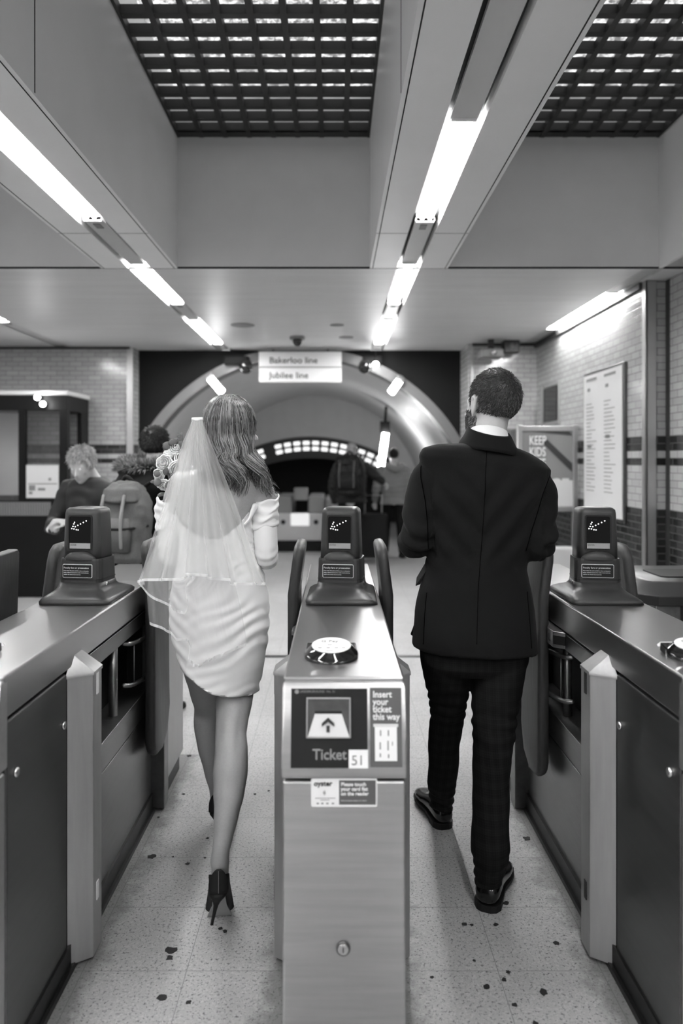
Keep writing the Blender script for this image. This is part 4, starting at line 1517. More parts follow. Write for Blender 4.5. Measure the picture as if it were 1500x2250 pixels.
# ----------------------------------------------------------------- GROOM
YG = 2.65


def G(px, py, Y=YG):
    return P(px, py, Y)


def gsec(py, pl, pr, ry, Y=YG, ex=2.2, tilt=0, ty=0):
    a, b = P(pl, py, Y), P(pr, py, Y)
    return (a.z, (a.x + b.x) / 2, Y, (b.x - a.x) / 2, ry, ex, tilt, ty)


gb = MB()
hc = Vector((P(1082, 0, YG).x, YG + .005, 1.711))
gmt = head_volumes(gb, hc, 1.07, R(24), R(2), R(3))
gb.tube([(G(1073, 0).x, YG - .005, 1.50), (G(1073, 0).x, YG - .012, 1.56), (G(1076, 0).x, YG - .012, 1.625), (G(1082, 0).x, YG - .005, 1.69)], [.072, .063, .058, .060], n=20)
tors = [gsec(1002, 1030, 1110, .05, ex=2, tilt=-.05), gsec(1025, 965, 1170, .075, tilt=-.1), gsec(1060, 950, 1180, .09, tilt=-.08), gsec(1120, 955, 1165, .10), gsec(1180, 955, 1155, .10), gsec(1240, 955, 1145, .10),
        gsec(1300, 945, 1150, .11), gsec(1370, 940, 1150, .10), gsec(1430, 960, 1130, .09), gsec(1455, 980, 1100, .07)]
gb.loft(tors, 32)
rl = [(1098, 1440, 2.65, .085), (1092, 1500, 2.64, .08), (1087, 1554, 2.62, .072), (1082, 1630, 2.58, .06), (1078, 1706, 2.53, .052), (1077, 1790, 2.49, .046), (1077, 1880, 2.465, .038), (1070, 1950, 2.47, .034)]
ll = [(978, 1430, 2.65, .085), (982, 1500, 2.70, .075), (984, 1554, 2.76, .062), (974, 1630, 2.84, .054), (972, 1700, 2.91, .046), (970, 1765, 3.0, .036), (970, 1780, 3.01, .034)]
for L_ in (rl, ll):
    gb.tube([P(a, b_, Y) for a, b_, Y, r in L_], [r * .74 for *_, r in L_], n=18)
arms = {
    'l': [(G(960, 1045), .04), (G(929, 1085), .044), (G(921, 1140, 2.63), .045), (G(917, 1190, 2.61), .042), (Vector((.305, 2.75, 1.21)), .038), (Vector((.37, 2.88, 1.20)), .030)],
    'r': [(G(1165, 1068), .04), (G(1186, 1105), .044), (G(1187, 1150, 2.63), .045), (G(1181, 1196, 2.61), .042), (Vector((.69, 2.75, 1.205)), .038), (Vector((.61, 2.88, 1.20)), .030)]}
for k, A in arms.items():
    gb.tube([p for p, r in A], [r * .84 for p, r in A], n=16)
    wr = A[-1][0]
    s_ = 1 if k == 'l' else -1
    hand_volumes(gb, wr, (s_ * .55, .5, -.15), (0, -.2, 1), .97, .55, s_)
for a in (gb,):
    a.tube([(.448, 3.02, .09), (.435, 3.08, .055), (.41, 3.18, .04)], [.026, .026, .02], n=12)
    a.tube([(.517, 2.475, .09), (.54, 2.53, .055), (.58, 2.62, .04)], [.026, .026, .02], n=12)
groom = gb.fused('person', M['skin'], None, .006, 5)
groom.location = (0, 0, 0)


def recentre(o, base):
    off = Vector(base)
    o.data.transform(Matrix.Translation(-off))
    o.location = off


recentre(groom, (.5, 2.7, 0))
tag(groom, 'person in a dark suit jacket and checked trousers seen from behind, walking through the gates', 'person')
short_hair('hair', M['hair_groom'], groom, gmt, 9000, .012, zmin=lambda p: (-.062 - .012 * math.sin(p.x * 90) if abs(p.x) < .054 else -.014 - (.075 - abs(p.x)) * .6) + .28 * max(0, p.y), seed=4, r=.0009, lift=.4)
hcap = scalp(MB(), 1.0).xf(gmt)
hc_o = hcap.mesh('c')
bb = bmesh.new(); bb.from_mesh(hc_o)
inv = gmt.inverted()
bmesh.ops.delete(bb, geom=[f for f in bb.faces if (lambda q: q.z < (-.036 if abs(q.x) < .05 else .002) + .28 * max(0, q.y) or (q.y > .035 and q.z < .075))(inv @ f.calc_center_median())], context='FACES')
bb.to_mesh(hc_o); bb.free()
finish(hc_o, 'hair_base', M['hair_groom'], groom, True, 0)
# short beard on the visible jaw
br_ = []
rr = random.Random(12)
while len(br_) < 1500:
    s_ = rr.choice((-1, 1))
    z = rr.uniform(-.118, -.012)
    y = rr.uniform(-.002, .095)
    w_ = .066 - .20 * max(0, -.045 - z)
    x = s_ * math.sqrt(max(0, 1 - ((y - .03) / .075) ** 2)) * w_
    if y > .085 and z > -.08:
        continue
    p = Vector((x, y, z))
    br_.append([gmt @ p, gmt @ (p + Vector((s_ * .003, .002, -.008)))])
strands('beard', M['hair_groom'], groom, br_, .0009, .0004)
for s_ in (-1, 1):
    MB().ball(gmt @ Vector((s_ * .030, .083, .004)), .0115, 14, 10).build('eye', M['eye'], groom, smooth=True)

# shirt collar: a band standing round the neck
cm_ = MB()
cx = G(1073, 0).x
n = 36
rs = []
for (z, rx, ry, lean_) in ((1.575, .0735, .072, 0), (1.622, .0655, .066, 0), (1.623, .063, .0635, 0), (1.57, .066, .066, 0)):
    rs.append([(cx + rx * math.cos(2 * PI * i / n), YG - .01 + ry * math.sin(2 * PI * i / n), z - .016 * math.sin(2 * PI * i / n) * 1 - .10 * rx * math.cos(2 * PI * i / n) * 1.6) for i in range(n)])
cm_.rings(rs, cap=False)
cm_.build('shirt_collar', M['shirt'], groom, smooth=True)

# jacket
jb = MB()
js = [gsec(974, 1022, 1116, .070, ex=2, tilt=-.04), gsec(981, 990, 1142, .080, ex=2, tilt=-.07), gsec(989, 955, 1170, .088, ex=2.2, tilt=-.10), gsec(1000, 929, 1196, .098, ex=2.3, tilt=-.115), gsec(1016, 921, 1210, .112, ex=2.4, tilt=-.115), gsec(1050, 928, 1204, .122, tilt=-.07), gsec(1100, 931, 1194, .132),
      gsec(1160, 936, 1178, .130), gsec(1215, 939, 1160, .122), gsec(1250, 935, 1156, .122), gsec(1290, 921, 1164, .13), gsec(1345, 913, 1172, .145), gsec(1395, 908, 1178, .155, tilt=-.02), gsec(1424, 906, 1180, .158, tilt=-.04)]
jb.loft(js, 48)
AL = [(G(948, 1036), .052), (G(936, 1056), .060), (G(927, 1092), .061), (G(921, 1140, 2.63), .060), (G(916, 1188, 2.61), .056), (Vector((.292, 2.70, 1.215)), .056), (Vector((.325, 2.80, 1.205)), .050), (Vector((.36, 2.87, 1.2)), .044)]
AR = [(G(1182, 1062), .052), (G(1188, 1080), .058), (G(1188, 1110), .058), (G(1185, 1150, 2.63), .058), (G(1182, 1195, 2.61), .060), (Vector((.702, 2.70, 1.205)), .058), (Vector((.665, 2.80, 1.205)), .052), (Vector((.62, 2.87, 1.2)), .044)]
for A in (AL, AR):
    jb.tube([p for p, r in A], [r for p, r in A], n=20)


def jdisp(co, n_):
    d = nz(co, 9) * .006 + nz(co, 22, 5) * .0012
    sx_ = (co.x - .545)
    # long drag lines from the shoulder blades down to the waist
    back = max(0, min(1, (2.66 - co.y) / .06))
    if co.z < 1.50 and abs(sx_) < .20:
        dia = co.z * .8 + abs(sx_ + .03) * -1.0
        d += back * .0055 * math.sin(dia * 62) * max(0, min(1, (1.50 - co.z) / .1)) * max(0, min(1, (co.z - 1.12) / .1))
    # creases at the elbows
    if abs(sx_) > .19 and 1.13 < co.z < 1.40:
        d += .008 * math.sin((co.z * 1.0 - co.y * .7) * 95 + sx_ * 20) * max(0, 1 - abs(co.z - 1.235) / .15)
    return d


jacket = jb.fused('jacket', M['suit'], groom, .0065, 5, jdisp)


def back_y(obj, x, z, y0=2.2):
    """where a ray from behind meets the cloth"""
    off = gpos(obj)
    dg = bpy.context.evaluated_depsgraph_get()
    ok, loc, nn, _ = obj.ray_cast(Vector((x, y0, z)) - off, Vector((0, 1, 0)))
    return (loc.y + off.y) if ok else None


def line_on(obj, pts, r, name, m, parent, lift=.0006, sub=14):
    b = MB()
    out = []
    for a, c in zip(pts, pts[1:]):
        for k in range(sub):
            t = k / sub
            px, py = a[0] + (c[0] - a[0]) * t, a[1] + (c[1] - a[1]) * t
            q = P(px, py, YG - .1)
            y = back_y(obj, q.x, q.z)
            if y is not None:
                q2 = P(px, py, y)
                y = back_y(obj, q2.x, q2.z) or y
                out.append(Vector((q2.x, y - lift, q2.z)))
    if len(out) > 2:
        b.tube(out, r, n=6, sub=1, round_end=False)
        return b.build(name, m, parent, smooth=True)


line_on(jacket, [(1069, 987), (1066, 1060), (1062, 1140), (1055, 1230), (1050, 1300), (1047, 1425)], .0009, 'centre_seam', M['seam'], jacket)
line_on(jacket, [(936, 1300), (932, 1350), (929, 1420)], .0014, 'side_vent', M['seam'], jacket)
line_on(jacket, [(1158, 1300), (1163, 1360), (1168, 1430)], .0014, 'side_vent', M['seam'], jacket)
line_on(jacket, [(923, 1003), (924, 1050), (934, 1100), (939, 1150), (941, 1215)], .0014, 'armhole_seam', M['seam'], jacket)
line_on(jacket, [(1212, 1040), (1194, 1085), (1180, 1130), (1168, 1165), (1155, 1215)], .0014, 'armhole_seam', M['seam'], jacket)
# folded jacket collar
cb = MB()
n = 40
rs = []
for (dz, rx, ry) in ((-.046, .112, .100), (-.034, .106, .098), (-.016, .093, .090), (0.004, .079, .082), (.012, .0735, .077), (.010, .070, .074), (-.03, .070, .073)):
    ring = []
    for i in range(n):
        a = PI + PI * (i / (n - 1)) * 1.16 - .08 * PI
        x = rx * math.cos(a)
        ring.append((cx + x, YG - .012 + ry * math.sin(a), 1.592 + dz - .16 * x * 1.0 + .02 * (1 + math.sin(a)) - (abs(x) / .13) ** 2 * .018 * (1 if dz < 0 else 0)))
    rs.append(ring)
cb.rings(rs, cap=False, closed=False)
co_ = cb.build('jacket_collar', M['suit'], jacket, smooth=True)
md = co_.modifiers.new('t', 'SOLIDIFY'); md.thickness = .003
for (a, b_, c_) in (((941, 1246), (912, 1288), (923, 1284)), ((1152, 1250), (1168, 1303), (1156, 1296))):
    s_ = -1 if a[0] < 1000 else 1
    A_, B_, C_ = P(*a, 2.64), P(*b_, 2.64), P(*c_, 2.64)
    MB().hull([A_, B_, C_, A_ + Vector((0, .09, .004)), B_ + Vector((-s_ * .012, .07, .02)), C_ + Vector((-s_ * .02, .09, .004))]).build('pocket_flap', M['suit'], jacket, bevel=.002)
# front quarter of the jacket swinging forward on the left
MB().hull([P(932, 1330, 2.68), P(901, 1394, 2.70), P(922, 1405, 2.70), P(940, 1330, 2.72), P(904, 1396, 2.78), P(930, 1407, 2.78), P(936, 1300, 2.7)]).build('jacket_front_flap', M['suit'], jacket, bevel=.004)
MB().hull([P(1160, 1330, 2.68), P(1178, 1421, 2.70), P(1166, 1427, 2.70), P(1160, 1330, 2.74), P(1176, 1422, 2.78), P(1160, 1428, 2.78)]).build('jacket_front_flap', M['suit'], jacket, bevel=.004)

# trousers
tb_ = MB()
tr_r = [(1098, 1425, 2.65, 60), (1096, 1462, 2.65, 58), (1092, 1500, 2.64, 57), (1087, 1554, 2.62, 50), (1083, 1630, 2.58, 45), (1078, 1706, 2.53, 40), (1077, 1790, 2.49, 39.5), (1077, 1862, 2.465, 42), (1077, 1893, 2.462, 36), (1072, 1925, 2.465, 30), (1070, 1938, 2.468, 30)]
tr_l = [(978, 1425, 2.65, 57), (979, 1462, 2.67, 54), (982, 1500, 2.70, 50), (985, 1540, 2.75, 41), (982, 1580, 2.80, 37), (975, 1630, 2.85, 35), (974, 1680, 2.90, 33), (971, 1722, 2.95, 31), (970, 1752, 2.99, 27), (970, 1774, 3.005, 26)]
for A in (tr_r, tr_l):
    tb_.loft([(P(0, py, Y).z, P(px, 0, Y).x, Y, hw * Y / F, hw * Y / F * 1.12) for px, py, Y, hw in A], 32)
tb_.loft([gsec(1370, 935, 1160, .115), gsec(1420, 922, 1162, .125), gsec(1455, 926, 1158, .125), gsec(1476, 965, 1110, .10)], 40)


def tdisp(co, n_):
    d = nz(co, 14, 3) * .004
    if co.z < .95:
        d += .004 * math.sin(co.z * 130 + nz(co, 6) * 5) * max(0, 1 - abs(co.z - .60) / .14)
        d += .0045 * math.sin(co.z * 160 + nz(co, 9) * 4) * max(0, 1 - abs(co.z - .10) / .12)
    return d


tb_.fused('trousers', M['plaid'], groom, .006, 4, tdisp)
hr_ = P(1070, 2009, 2.44); hr_.z = 0
make_shoe('shoe', groom, (.505, 2.44, 0), (.625, 2.72, 0), .108)
make_shoe('shoe', groom, (.452, 2.985, .0), (.385, 3.285, .008), .104)

# ----------------------------------------------------------------- BRIDE
YW = 2.60


def Wp(px, py, Y=YW):
    return P(px, py, Y)


def wsec(py, pl, pr, ry, Y=YW, ex=2.1, tilt=0, ty=0):
    a, b = P(pl, py, Y), P(pr, py, Y)
    return (a.z, (a.x + b.x) / 2, Y, (b.x - a.x) / 2, ry, ex, tilt, ty)


bb_ = MB()
bhc = Vector((P(502, 0, YW).x, YW + .01, 1.618))
bmt = head_volumes(bb_, bhc, .86, R(-64), R(4), R(0), male=False)
bb_.tube([Wp(486, 1060), Wp(488, 1030), Wp(492, 1005), Wp(496, 975)], [.062, .050, .046, .047], n=20)
body_secs = [wsec(1027, 455, 520, .045), wsec(1034, 420, 552, .062, tilt=-.02), wsec(1044, 392, 576, .074, tilt=-.02), wsec(1064, 380, 588, .084), wsec(1100, 390, 570, .094), wsec(1150, 398, 552, .088), wsec(1200, 402, 550, .082), wsec(1240, 402, 557, .085),
             wsec(1290, 392, 574, .10), wsec(1340, 384, 582, .118), wsec(1400, 390, 578, .122), wsec(1450, 405, 565, .105)]
bb_.loft(body_secs, 40)
bR = [(Wp(528, 1400), .085), (P(520, 1470, 2.59), .076), (P(515, 1530, 2.565), .066), (P(509, 1590, 2.51), .055), (P(507, 1615, 2.49), .0535), (P(508, 1650, 2.46), .056), (P(506, 1695, 2.43), .0585), (P(503, 1740, 2.40), .052),
      (P(497, 1790, 2.37), .041), (P(490, 1840, 2.345), .032), (P(485, 1868, 2.335), .0285), (P(482, 1895, 2.335), .031)]
bL = [(Wp(440, 1400), .085), (P(448, 1460, 2.66), .078), (P(455, 1510, 2.74), .068), (P(459, 1553, 2.82), .057), (P(457, 1590, 2.85), .056), (P(462, 1635, 2.88), .052), (P(470, 1690, 2.92), .041), (P(476, 1735, 2.95), .030), (P(478, 1765, 2.96), .028)]
bb_.tube([p for p, r in bR], [r for p, r in bR], n=20)
bb_.tube([p for p, r in bL], [r for p, r in bL], n=20)
# feet inside the shoes
bb_.tube([(-.366, 2.335, .235), (-.372, 2.35, .17), (-.378, 2.40, .09), (-.384, 2.44, .035), (-.386, 2.50, .022)], [.030, .031, .030, .032, .022], n=14, flat=.8)
bb_.tube([(-.476, 2.955, .16), (-.470, 2.98, .11), (-.462, 3.04, .05), (-.455, 3.12, .025)], [.030, .031, .030, .022], n=14, flat=.8)
aR = [(Wp(566, 1062), .050), (Wp(578, 1090), .045), (Wp(582, 1130), .041), (Wp(583, 1180, 2.59), .039), (Wp(586, 1224, 2.60), .037), (Vector((-.255, 2.70, 1.165)), .034), (Vector((-.30, 2.80, 1.185)), .027), (Vector((-.33, 2.85, 1.20)), .024)]
aL = [(Wp(402, 1062), .050), (Wp(388, 1090, 2.61), .045), (Wp(378, 1130, 2.62), .041), (Wp(374, 1180, 2.64), .038), (P(374, 1220, 2.68), .036), (P(378, 1190, 2.78), .033), (P(382, 1150, 2.84), .027), (P(384, 1125, 2.86), .024)]
for A, dr, s_ in ((aR, (-.5, .6, .1), 1), (aL, (-.1, .2, .9), -1)):
    bb_.tube([p for p, r in A], [r for p, r in A], n=16)
hand_volumes(bb_, aR[-1][0], (-.55, .5, .15), (.3, -.2, 1), .86, .55, 1)
hand_volumes(bb_, aL[-1][0], (-.12, -.05, 1), (0, -1, 0), .86, .85, 1)


def bdisp(co, n_):
    d = 0
    # shoulder blades, spine and the hollow of the knee
    if co.y < 2.62 and 1.25 < co.z < 1.5:
        x = co.x + .405
        d += .006 * math.exp(-((abs(x) - .07) / .035) ** 2 - ((co.z - 1.37) / .07) ** 2) - .004 * math.exp(-(x / .02) ** 2)
    if co.y < 2.50 and .5 < co.z < .68 and co.x > -.45:
        for x0_ in (-.392, -.325):
            d -= .003 * math.exp(-((co.x - x0_) / .010) ** 2 - ((co.z - .60) / .035) ** 2)
    return d


bride = bb_.fused('person', M['skin2'], None, .0055, 6, bdisp)
recentre(bride, (-.42, 2.65, 0))
tag(bride, 'person in a short white dress and veil seen from behind, long wavy hair', 'person')
for s_ in (-1, 1):
    MB().ball(bmt @ Vector((s_ * .030, .083, .004)), .0105, 14, 10).build('eye', M['eye'], bride, smooth=True)

# dress: bodice and ruched skirt
db = MB()
ds = [wsec(1075, 384, 572, .100), wsec(1110, 386, 562, .102), wsec(1150, 391, 558, .096), wsec(1200, 394, 560, .090), wsec(1235, 393, 569, .094), wsec(1262, 386, 578, .102), wsec(1290, 378, 585, .110), wsec(1321, 374, 590, .120), wsec(1359, 374, 591, .126), wsec(1401, 380, 588, .126),
      wsec(1452, 396, 580, .130, Y=2.595), wsec(1500, 402, 571, .128, Y=2.59), wsec(1560, 404, 562, .126, Y=2.59)]
db.loft(ds, 56)


def lerp_tab(tab, v):
    if v <= tab[0][0]:
        return tab[0][1]
    for (a, p), (b, q) in zip(tab, tab[1:]):
        if v <= b:
            return p + (q - p) * (v - a) / (b - a)
    return tab[-1][1]


def smoothstep(a, b, v):
    t = max(0, min(1, (v - a) / (b - a)))
    return t * t * (3 - 2 * t)


def dress_disp(co, n_):
    px = VX + co.x * F / YW
    x = co.x + .41
    rt = smoothstep(-.16, .10, x)
    low = smoothstep(1.16, 1.02, co.z)
    s_ = -x * .62 + co.z * .78 + nz(co, 5) * .035 + .9 * x * x
    d = .0048 * rt * (low * .95 + .05) * math.sin(s_ * 2 * PI / (.034 + .010 * nz(co, 3, 7))) * (.55 + 1.1 * nz(co, 7, 9))
    # left drag folds and soft gathers across the bodice
    lf_ = smoothstep(-.02, -.14, x)
    d += .0018 * lf_ * low * math.sin((x * .6 + co.z * .8) * 2 * PI / .040 + 2 * nz(co, 5))
    d += .0025 * (1 - low) * math.sin((co.z * .95 - x * .35 + .4 * nz(co, 4)) * 2 * PI / .045)
    d += .0025 * nz(co, 12, 2)
    # quiet front
    if co.y > YW + .05:
        d *= .5
    return d


TOP = [(-.62, 1.36), (-.56, 1.32), (-.50, 1.262), (-.43, 1.245), (-.40, 1.243), (-.37, 1.262), (-.335, 1.29), (-.305, 1.33), (-.285, 1.352), (-.2, 1.36)]
HEM = [(-.60, .80), (-.53, .786), (-.494, .768), (-.45, .742), (-.42, .727), (-.385, .718), (-.35, .713), (-.31, .708), (-.283, .702), (-.2, .70)]


def dress_cut(co):
    x = co.x
    topz = lerp_tab(TOP, x)
    if co.y > YW:
        topz = max(topz, 1.345)
    else:
        topz = topz + (1.345 - topz) * smoothstep(YW - .04, YW, co.y)
    if co.z > topz + .010:
        co.z = 99
    elif co.z > topz - .002:
        co.z = topz
    else:
        hem = lerp_tab(HEM, x) + .02 * smoothstep(YW, YW + .1, co.y)
        if co.z < hem - .010:
            co.z = 99
        elif co.z < hem + .002:
            co.z = hem


dress = db.fused('dress', M['satin'], bride, .0055, 4, dress_disp)
# open the top and the hem
b = bmesh.new(); b.from_mesh(dress.data)
off = gpos(dress)
dead = set()
for v in b.verts:
    c = v.co + off
    dress_cut(c)
    if c.z > 90:
        dead.add(v)
    else:
        v.co = c - off
bmesh.ops.delete(b, geom=list(dead), context='VERTS')
b.to_mesh(dress.data); b.free()
for p in dress.data.polygons:
    p.use_smooth = True
sd = dress.modifiers.new('t', 'SOLIDIFY'); sd.thickness = .003; sd.offset = 0
# narrow stitched hem
hb = MB()
ring = []
# sleeves: tight long sleeve plus the gathered off-shoulder band
for A, nm_, s_ in ((aR, 'sleeve', 1), (aL, 'sleeve', -1)):
    sb = MB()
    pts = [p for p, r in A][2:]
    rad = [r + .0035 for p, r in A][2:]
    sb.tube(pts, rad, n=24, sub=8)

    def sdisp(co, n_):
        e = A[4][0]
        q = (co - e).length
        return .0045 * math.sin((co.z - co.y * .8) * 150 + nz(co, 10) * 2) * max(0, 1 - q / .07) + nz(co, 25) * .0012
    sb.fused(nm_, M['satin'], bride, .005, 3, sdisp)
for (A, s_) in ((aR, 1), (aL, -1)):
    a0_, a1_ = (Wp(583, 1098), Wp(582, 1158)) if s_ > 0 else (P(372, 1103, 2.62), P(370, 1160, 2.63))
    sb = MB()
    n = 48
    rs = []
    K = 16
    for k in range(K + 1):
        t = k / K
        c = a0_.lerp(a1_, t)
        rr_ = .046 + .003 * math.sin(t * PI) + .0022 * math.sin(t * PI * 7)
        ring = []
        for i in range(n):
            a = 2 * PI * i / n
            wob = .0018 * math.sin(3 * a + t * 9) + .0012 * math.sin(5 * a - t * 6)
            ring.append(c + Vector(((rr_ + wob) * math.cos(a), (rr_ + wob) * math.sin(a) * 1.05, s_ * .30 * rr_ * math.cos(a) * (1 - t) + .006 * math.sin(2 * a + 3 * t) + .004 * math.sin(4 * a + 8 * t))))
        rs.append(ring)
    sb.rings(rs, cap=False)
    o = sb.build('shoulder_band', M['satin'], bride, smooth=True)
    md = o.modifiers.new('t', 'SOLIDIFY'); md.thickness = .004
# fold joining band and bodice under the right arm
MB().tube([P(560, 1112, 2.545), P(556, 1122, 2.54), P(548, 1140, 2.525), P(538, 1152, 2.515)], [.012, .011, .007, .005], n=12, flat=.6).build('dress_gather', M['satin'], bride, smooth=True)

# shoes: stiletto pumps


def stiletto(parent, ht, seat, ball, toe, wid=.078):
    """ht heel tip, seat = middle of the heel seat, ball, toe; all world points"""
    ht, seat, ball, toe = map(Vector, (ht, seat, ball, toe))
    d = (ball - seat).normalized()
    fl_ = Vector((d.x, d.y, 0)).normalized()
    x = Vector((fl_.y, -fl_.x, 0))
    up = x.cross(d)
    if up.z < 0: up = -up
    # upper: open shell lofted along the foot
    path = [(seat - d * .026 + Vector((0, 0, .002)), .018, .026), (seat - d * .018, .027, .034), (seat, .033, .042), (seat.lerp(ball, .35), .034, .046), (seat.lerp(ball, .7), .040, .036), (ball, .047, .036), (ball.lerp(toe, .4), .041, .036), (ball.lerp(toe, .75), .024, .026), (toe, .008, .012)]
    b = MB()
    rs = []
    for i, (c, hw, hg) in enumerate(path):
        u = up.lerp(Vector((0, 0, 1)), smoothstep(3, 6, i)).normalized()
        if i < 3: u = u.lerp(Vector((0, 0, 1)), .6).normalized()
        ring = []
        for k in range(17):
            a = PI + PI * k / 16
            # U section opened at the top; the toe box closes over
            if i >= 5:
                a = PI * (1.0 - .5 * min(1, (i - 5) / 1.0)) + (PI + PI * min(1, (i - 5) / 1.0)) * k / 16 if i < 6 else .5 * PI + 2 * PI * k / 16
                ring.append(c + x * hw * math.cos(a) + u * (hg * .5 + hg * .5 * math.sin(a)))
            else:
                z_ = -math.sin(a)
                lx = hw * math.cos(a) * (1 if z_ < .5 else 1)
                ring.append(c + x * math.copysign(abs(math.cos(a)) ** .45, math.cos(a)) * hw + u * (hg * (1 - z_ ** 1.0)))
        rs.append(ring)
    b.rings(rs, cap=False, closed=False)
    s = b.build('shoe', M['heel'], parent, smooth=True)
    md = s.modifiers.new('t', 'SOLIDIFY'); md.thickness = .0025
    # back counter closing the heel
    cb_ = MB()
    rs = []
    for k in range(9):
        t = k / 8
        hh = .002 + .076 * t
        w_ = .0325 - .006 * t * t
        rs.append([seat + Vector((0, 0, hh)) + x * w_ * math.cos(a) * (1 if True else 1) + fl_ * (-.018 - .016 * math.sin(a) * (1 - .1 * t) + .004 * t) for a in [PI * j / 14 for j in range(15)]])
    # trim the top to a curve
    for r_ in rs:
        for j, p in enumerate(r_):
            a = PI * j / 14
            lim = seat.z + .030 + .050 * math.sin(a) ** 1.1
            if p.z > lim: p.z = lim
    cb_.rings(rs, cap=False, closed=False)
    o = cb_.build('heel_counter', M['heel'], s, smooth=True)
    md = o.modifiers.new('t', 'SOLIDIFY'); md.thickness = .002
    MB().tube([seat - fl_ * .0345 + Vector((0, 0, .006)), seat - fl_ * .0352 + Vector((0, 0, .04)), seat - fl_ * .031 + Vector((0, 0, .074))], .0010, n=6, round_end=False).build('back_seam', M['grey'], s, smooth=True)
    # stiletto
    hb_ = MB()
    tip = ht
    top_c = seat - fl_ * .004
    secs = []
    for t, r_ in ((0, .031), (.08, .030), (.17, .021), (.26, .0125), (.36, .0080), (.5, .0062), (.7, .0054), (.85, .005), (1, .005)):
        c = top_c.lerp(tip, t ** .92)
        c = c + fl_ * (-.010 * math.sin(PI * min(1, t * 1.2)) if t < .83 else 0)
        secs.append([c + x * r_ * math.cos(2 * PI * i / 16) + fl_ * r_ * .9 * math.sin(2 * PI * i / 16) for i in range(16)])
    hb_.rings(secs)
    hb_.build('stiletto_heel', M['heel'], s, smooth=True)
    # outsole, seen under the arch
    so = MB()
    prof = [(seat + d * .0, .022), (seat.lerp(ball, .3), .0205), (seat.lerp(ball, .6), .024), (seat.lerp(ball, .85), .034), (ball, .040), (ball.lerp(toe, .4), .030), (ball.lerp(toe, .8), .016), (toe, .004)]
    dn = []
    A_, B_ = [], []
    for c, q in prof:
        A_.append([c + x * q * t + Vector((0, 0, -.003)) - fl_ * .002 for t in (-1, -.5, 0, .5, 1)])
    so.rings(A_, cap=False, closed=False)
    o = so.build('outsole', M['heel_sole'], s)
    md = o.modifiers.new('t', 'SOLIDIFY'); md.thickness = .004
    return s


stiletto(bride, (-.392, 2.315, .040), (-.371, 2.325, .148), (-.384, 2.425, .008), (-.388, 2.51, .006))
stiletto(bride, (-.474, 2.925, .003), (-.474, 2.94, .103), (-.462, 3.05, .008), (-.452, 3.14, .006))
# ----------------------------------------------------------------- bride's hair
rr = random.Random(21)
sk = Vector((bhc.x, bhc.y - .002, bhc.z + .03))     # skull centre
RX, RY, RZ = .084, .090, .090


def on_skull(az, pol, k=1.0):
    return sk + Vector((math.sin(pol) * math.sin(az) * RX * k, -math.sin(pol) * math.cos(az) * RY * k, math.cos(pol) * RZ * k))


paths = []
part_az = R(60)
for i in range(2300):
    # azimuth: 0 = straight back towards the viewer, + = to the right
    az = rr.gauss(.15, .95)
    if az < -2.0 or az > 2.0:
        continue
    k = 1.03 + rr.random() * .13
    side = az + .10
    pts = []
    pol0 = rr.uniform(.02, .55)
    for j in range(7):
        pol = pol0 + (1.95 - pol0) * j / 6
        pts.append(on_skull(az * (.55 + .45 * j / 6), pol, k * (1 + .03 * math.sin(j))))
    e = pts[-1]
    # where the lock ends
    u = rr.random()
    if az > .45:
        if az > 1.15 and rr.random() < .5:        # frames the cheek, shorter
            end = Vector((P(540, 0, 2.6).x + rr.uniform(-.02, .012), e.y + .02, CH - (1003 + rr.uniform(-10, 34) - HY) * YW / F))
        else:
            t = rr.random()
            end = Vector((P(548 + 58 * t, 0, 2.6).x + rr.uniform(-.014, .012), 2.555 - .02 * t + rr.uniform(-.01, .02), CH - ((1040 + 46 * t + rr.uniform(-18, 10)) - HY) * YW / F))
    else:
        ee = max(0, min(1, (az + 1.2) / 1.65))
        end = Vector((P(462 + 84 * ee, 0, YW).x + rr.uniform(-.016, .016), 2.495 + rr.uniform(-.012, .02), CH - (1030 + 16 * rr.random() + 26 * ee * ee + (rr.random() ** 3) * 25 - HY) * YW / F))
    ph = rr.uniform(-.5, .5) + az * 2.2
    m_ = 11
    base = pts[-1]
    d0 = pts[-1] - pts[-2]
    for j in range(1, m_ + 1):
        t = j / m_
        q = base.lerp(end, t) + d0 * 1.3 * t * (1 - t) ** 2 * 4
        w_ = .013 * smoothstep(0, .35, t)
        q += Vector((w_ * math.sin(t * 9.5 + ph), -.006 * math.cos(t * 9.5 + ph) * smoothstep(0, .3, t), 0))
        q += Vector((0, -.022 * math.sin(PI * t) * (1 if az > -.3 else .6), 0))
        pts.append(q)
    paths.append(pts)
# a few flyaways
for i in range(60):
    az = rr.uniform(-.6, 1.9); k = 1.10
    pts = [on_skull(az, .1 + .28 * j, k + .02 * j * rr.random()) for j in range(8)]
    paths.append(pts)
hair = strands('hair', M['hair_bride'], bride, paths, .0018, .0005, 4)
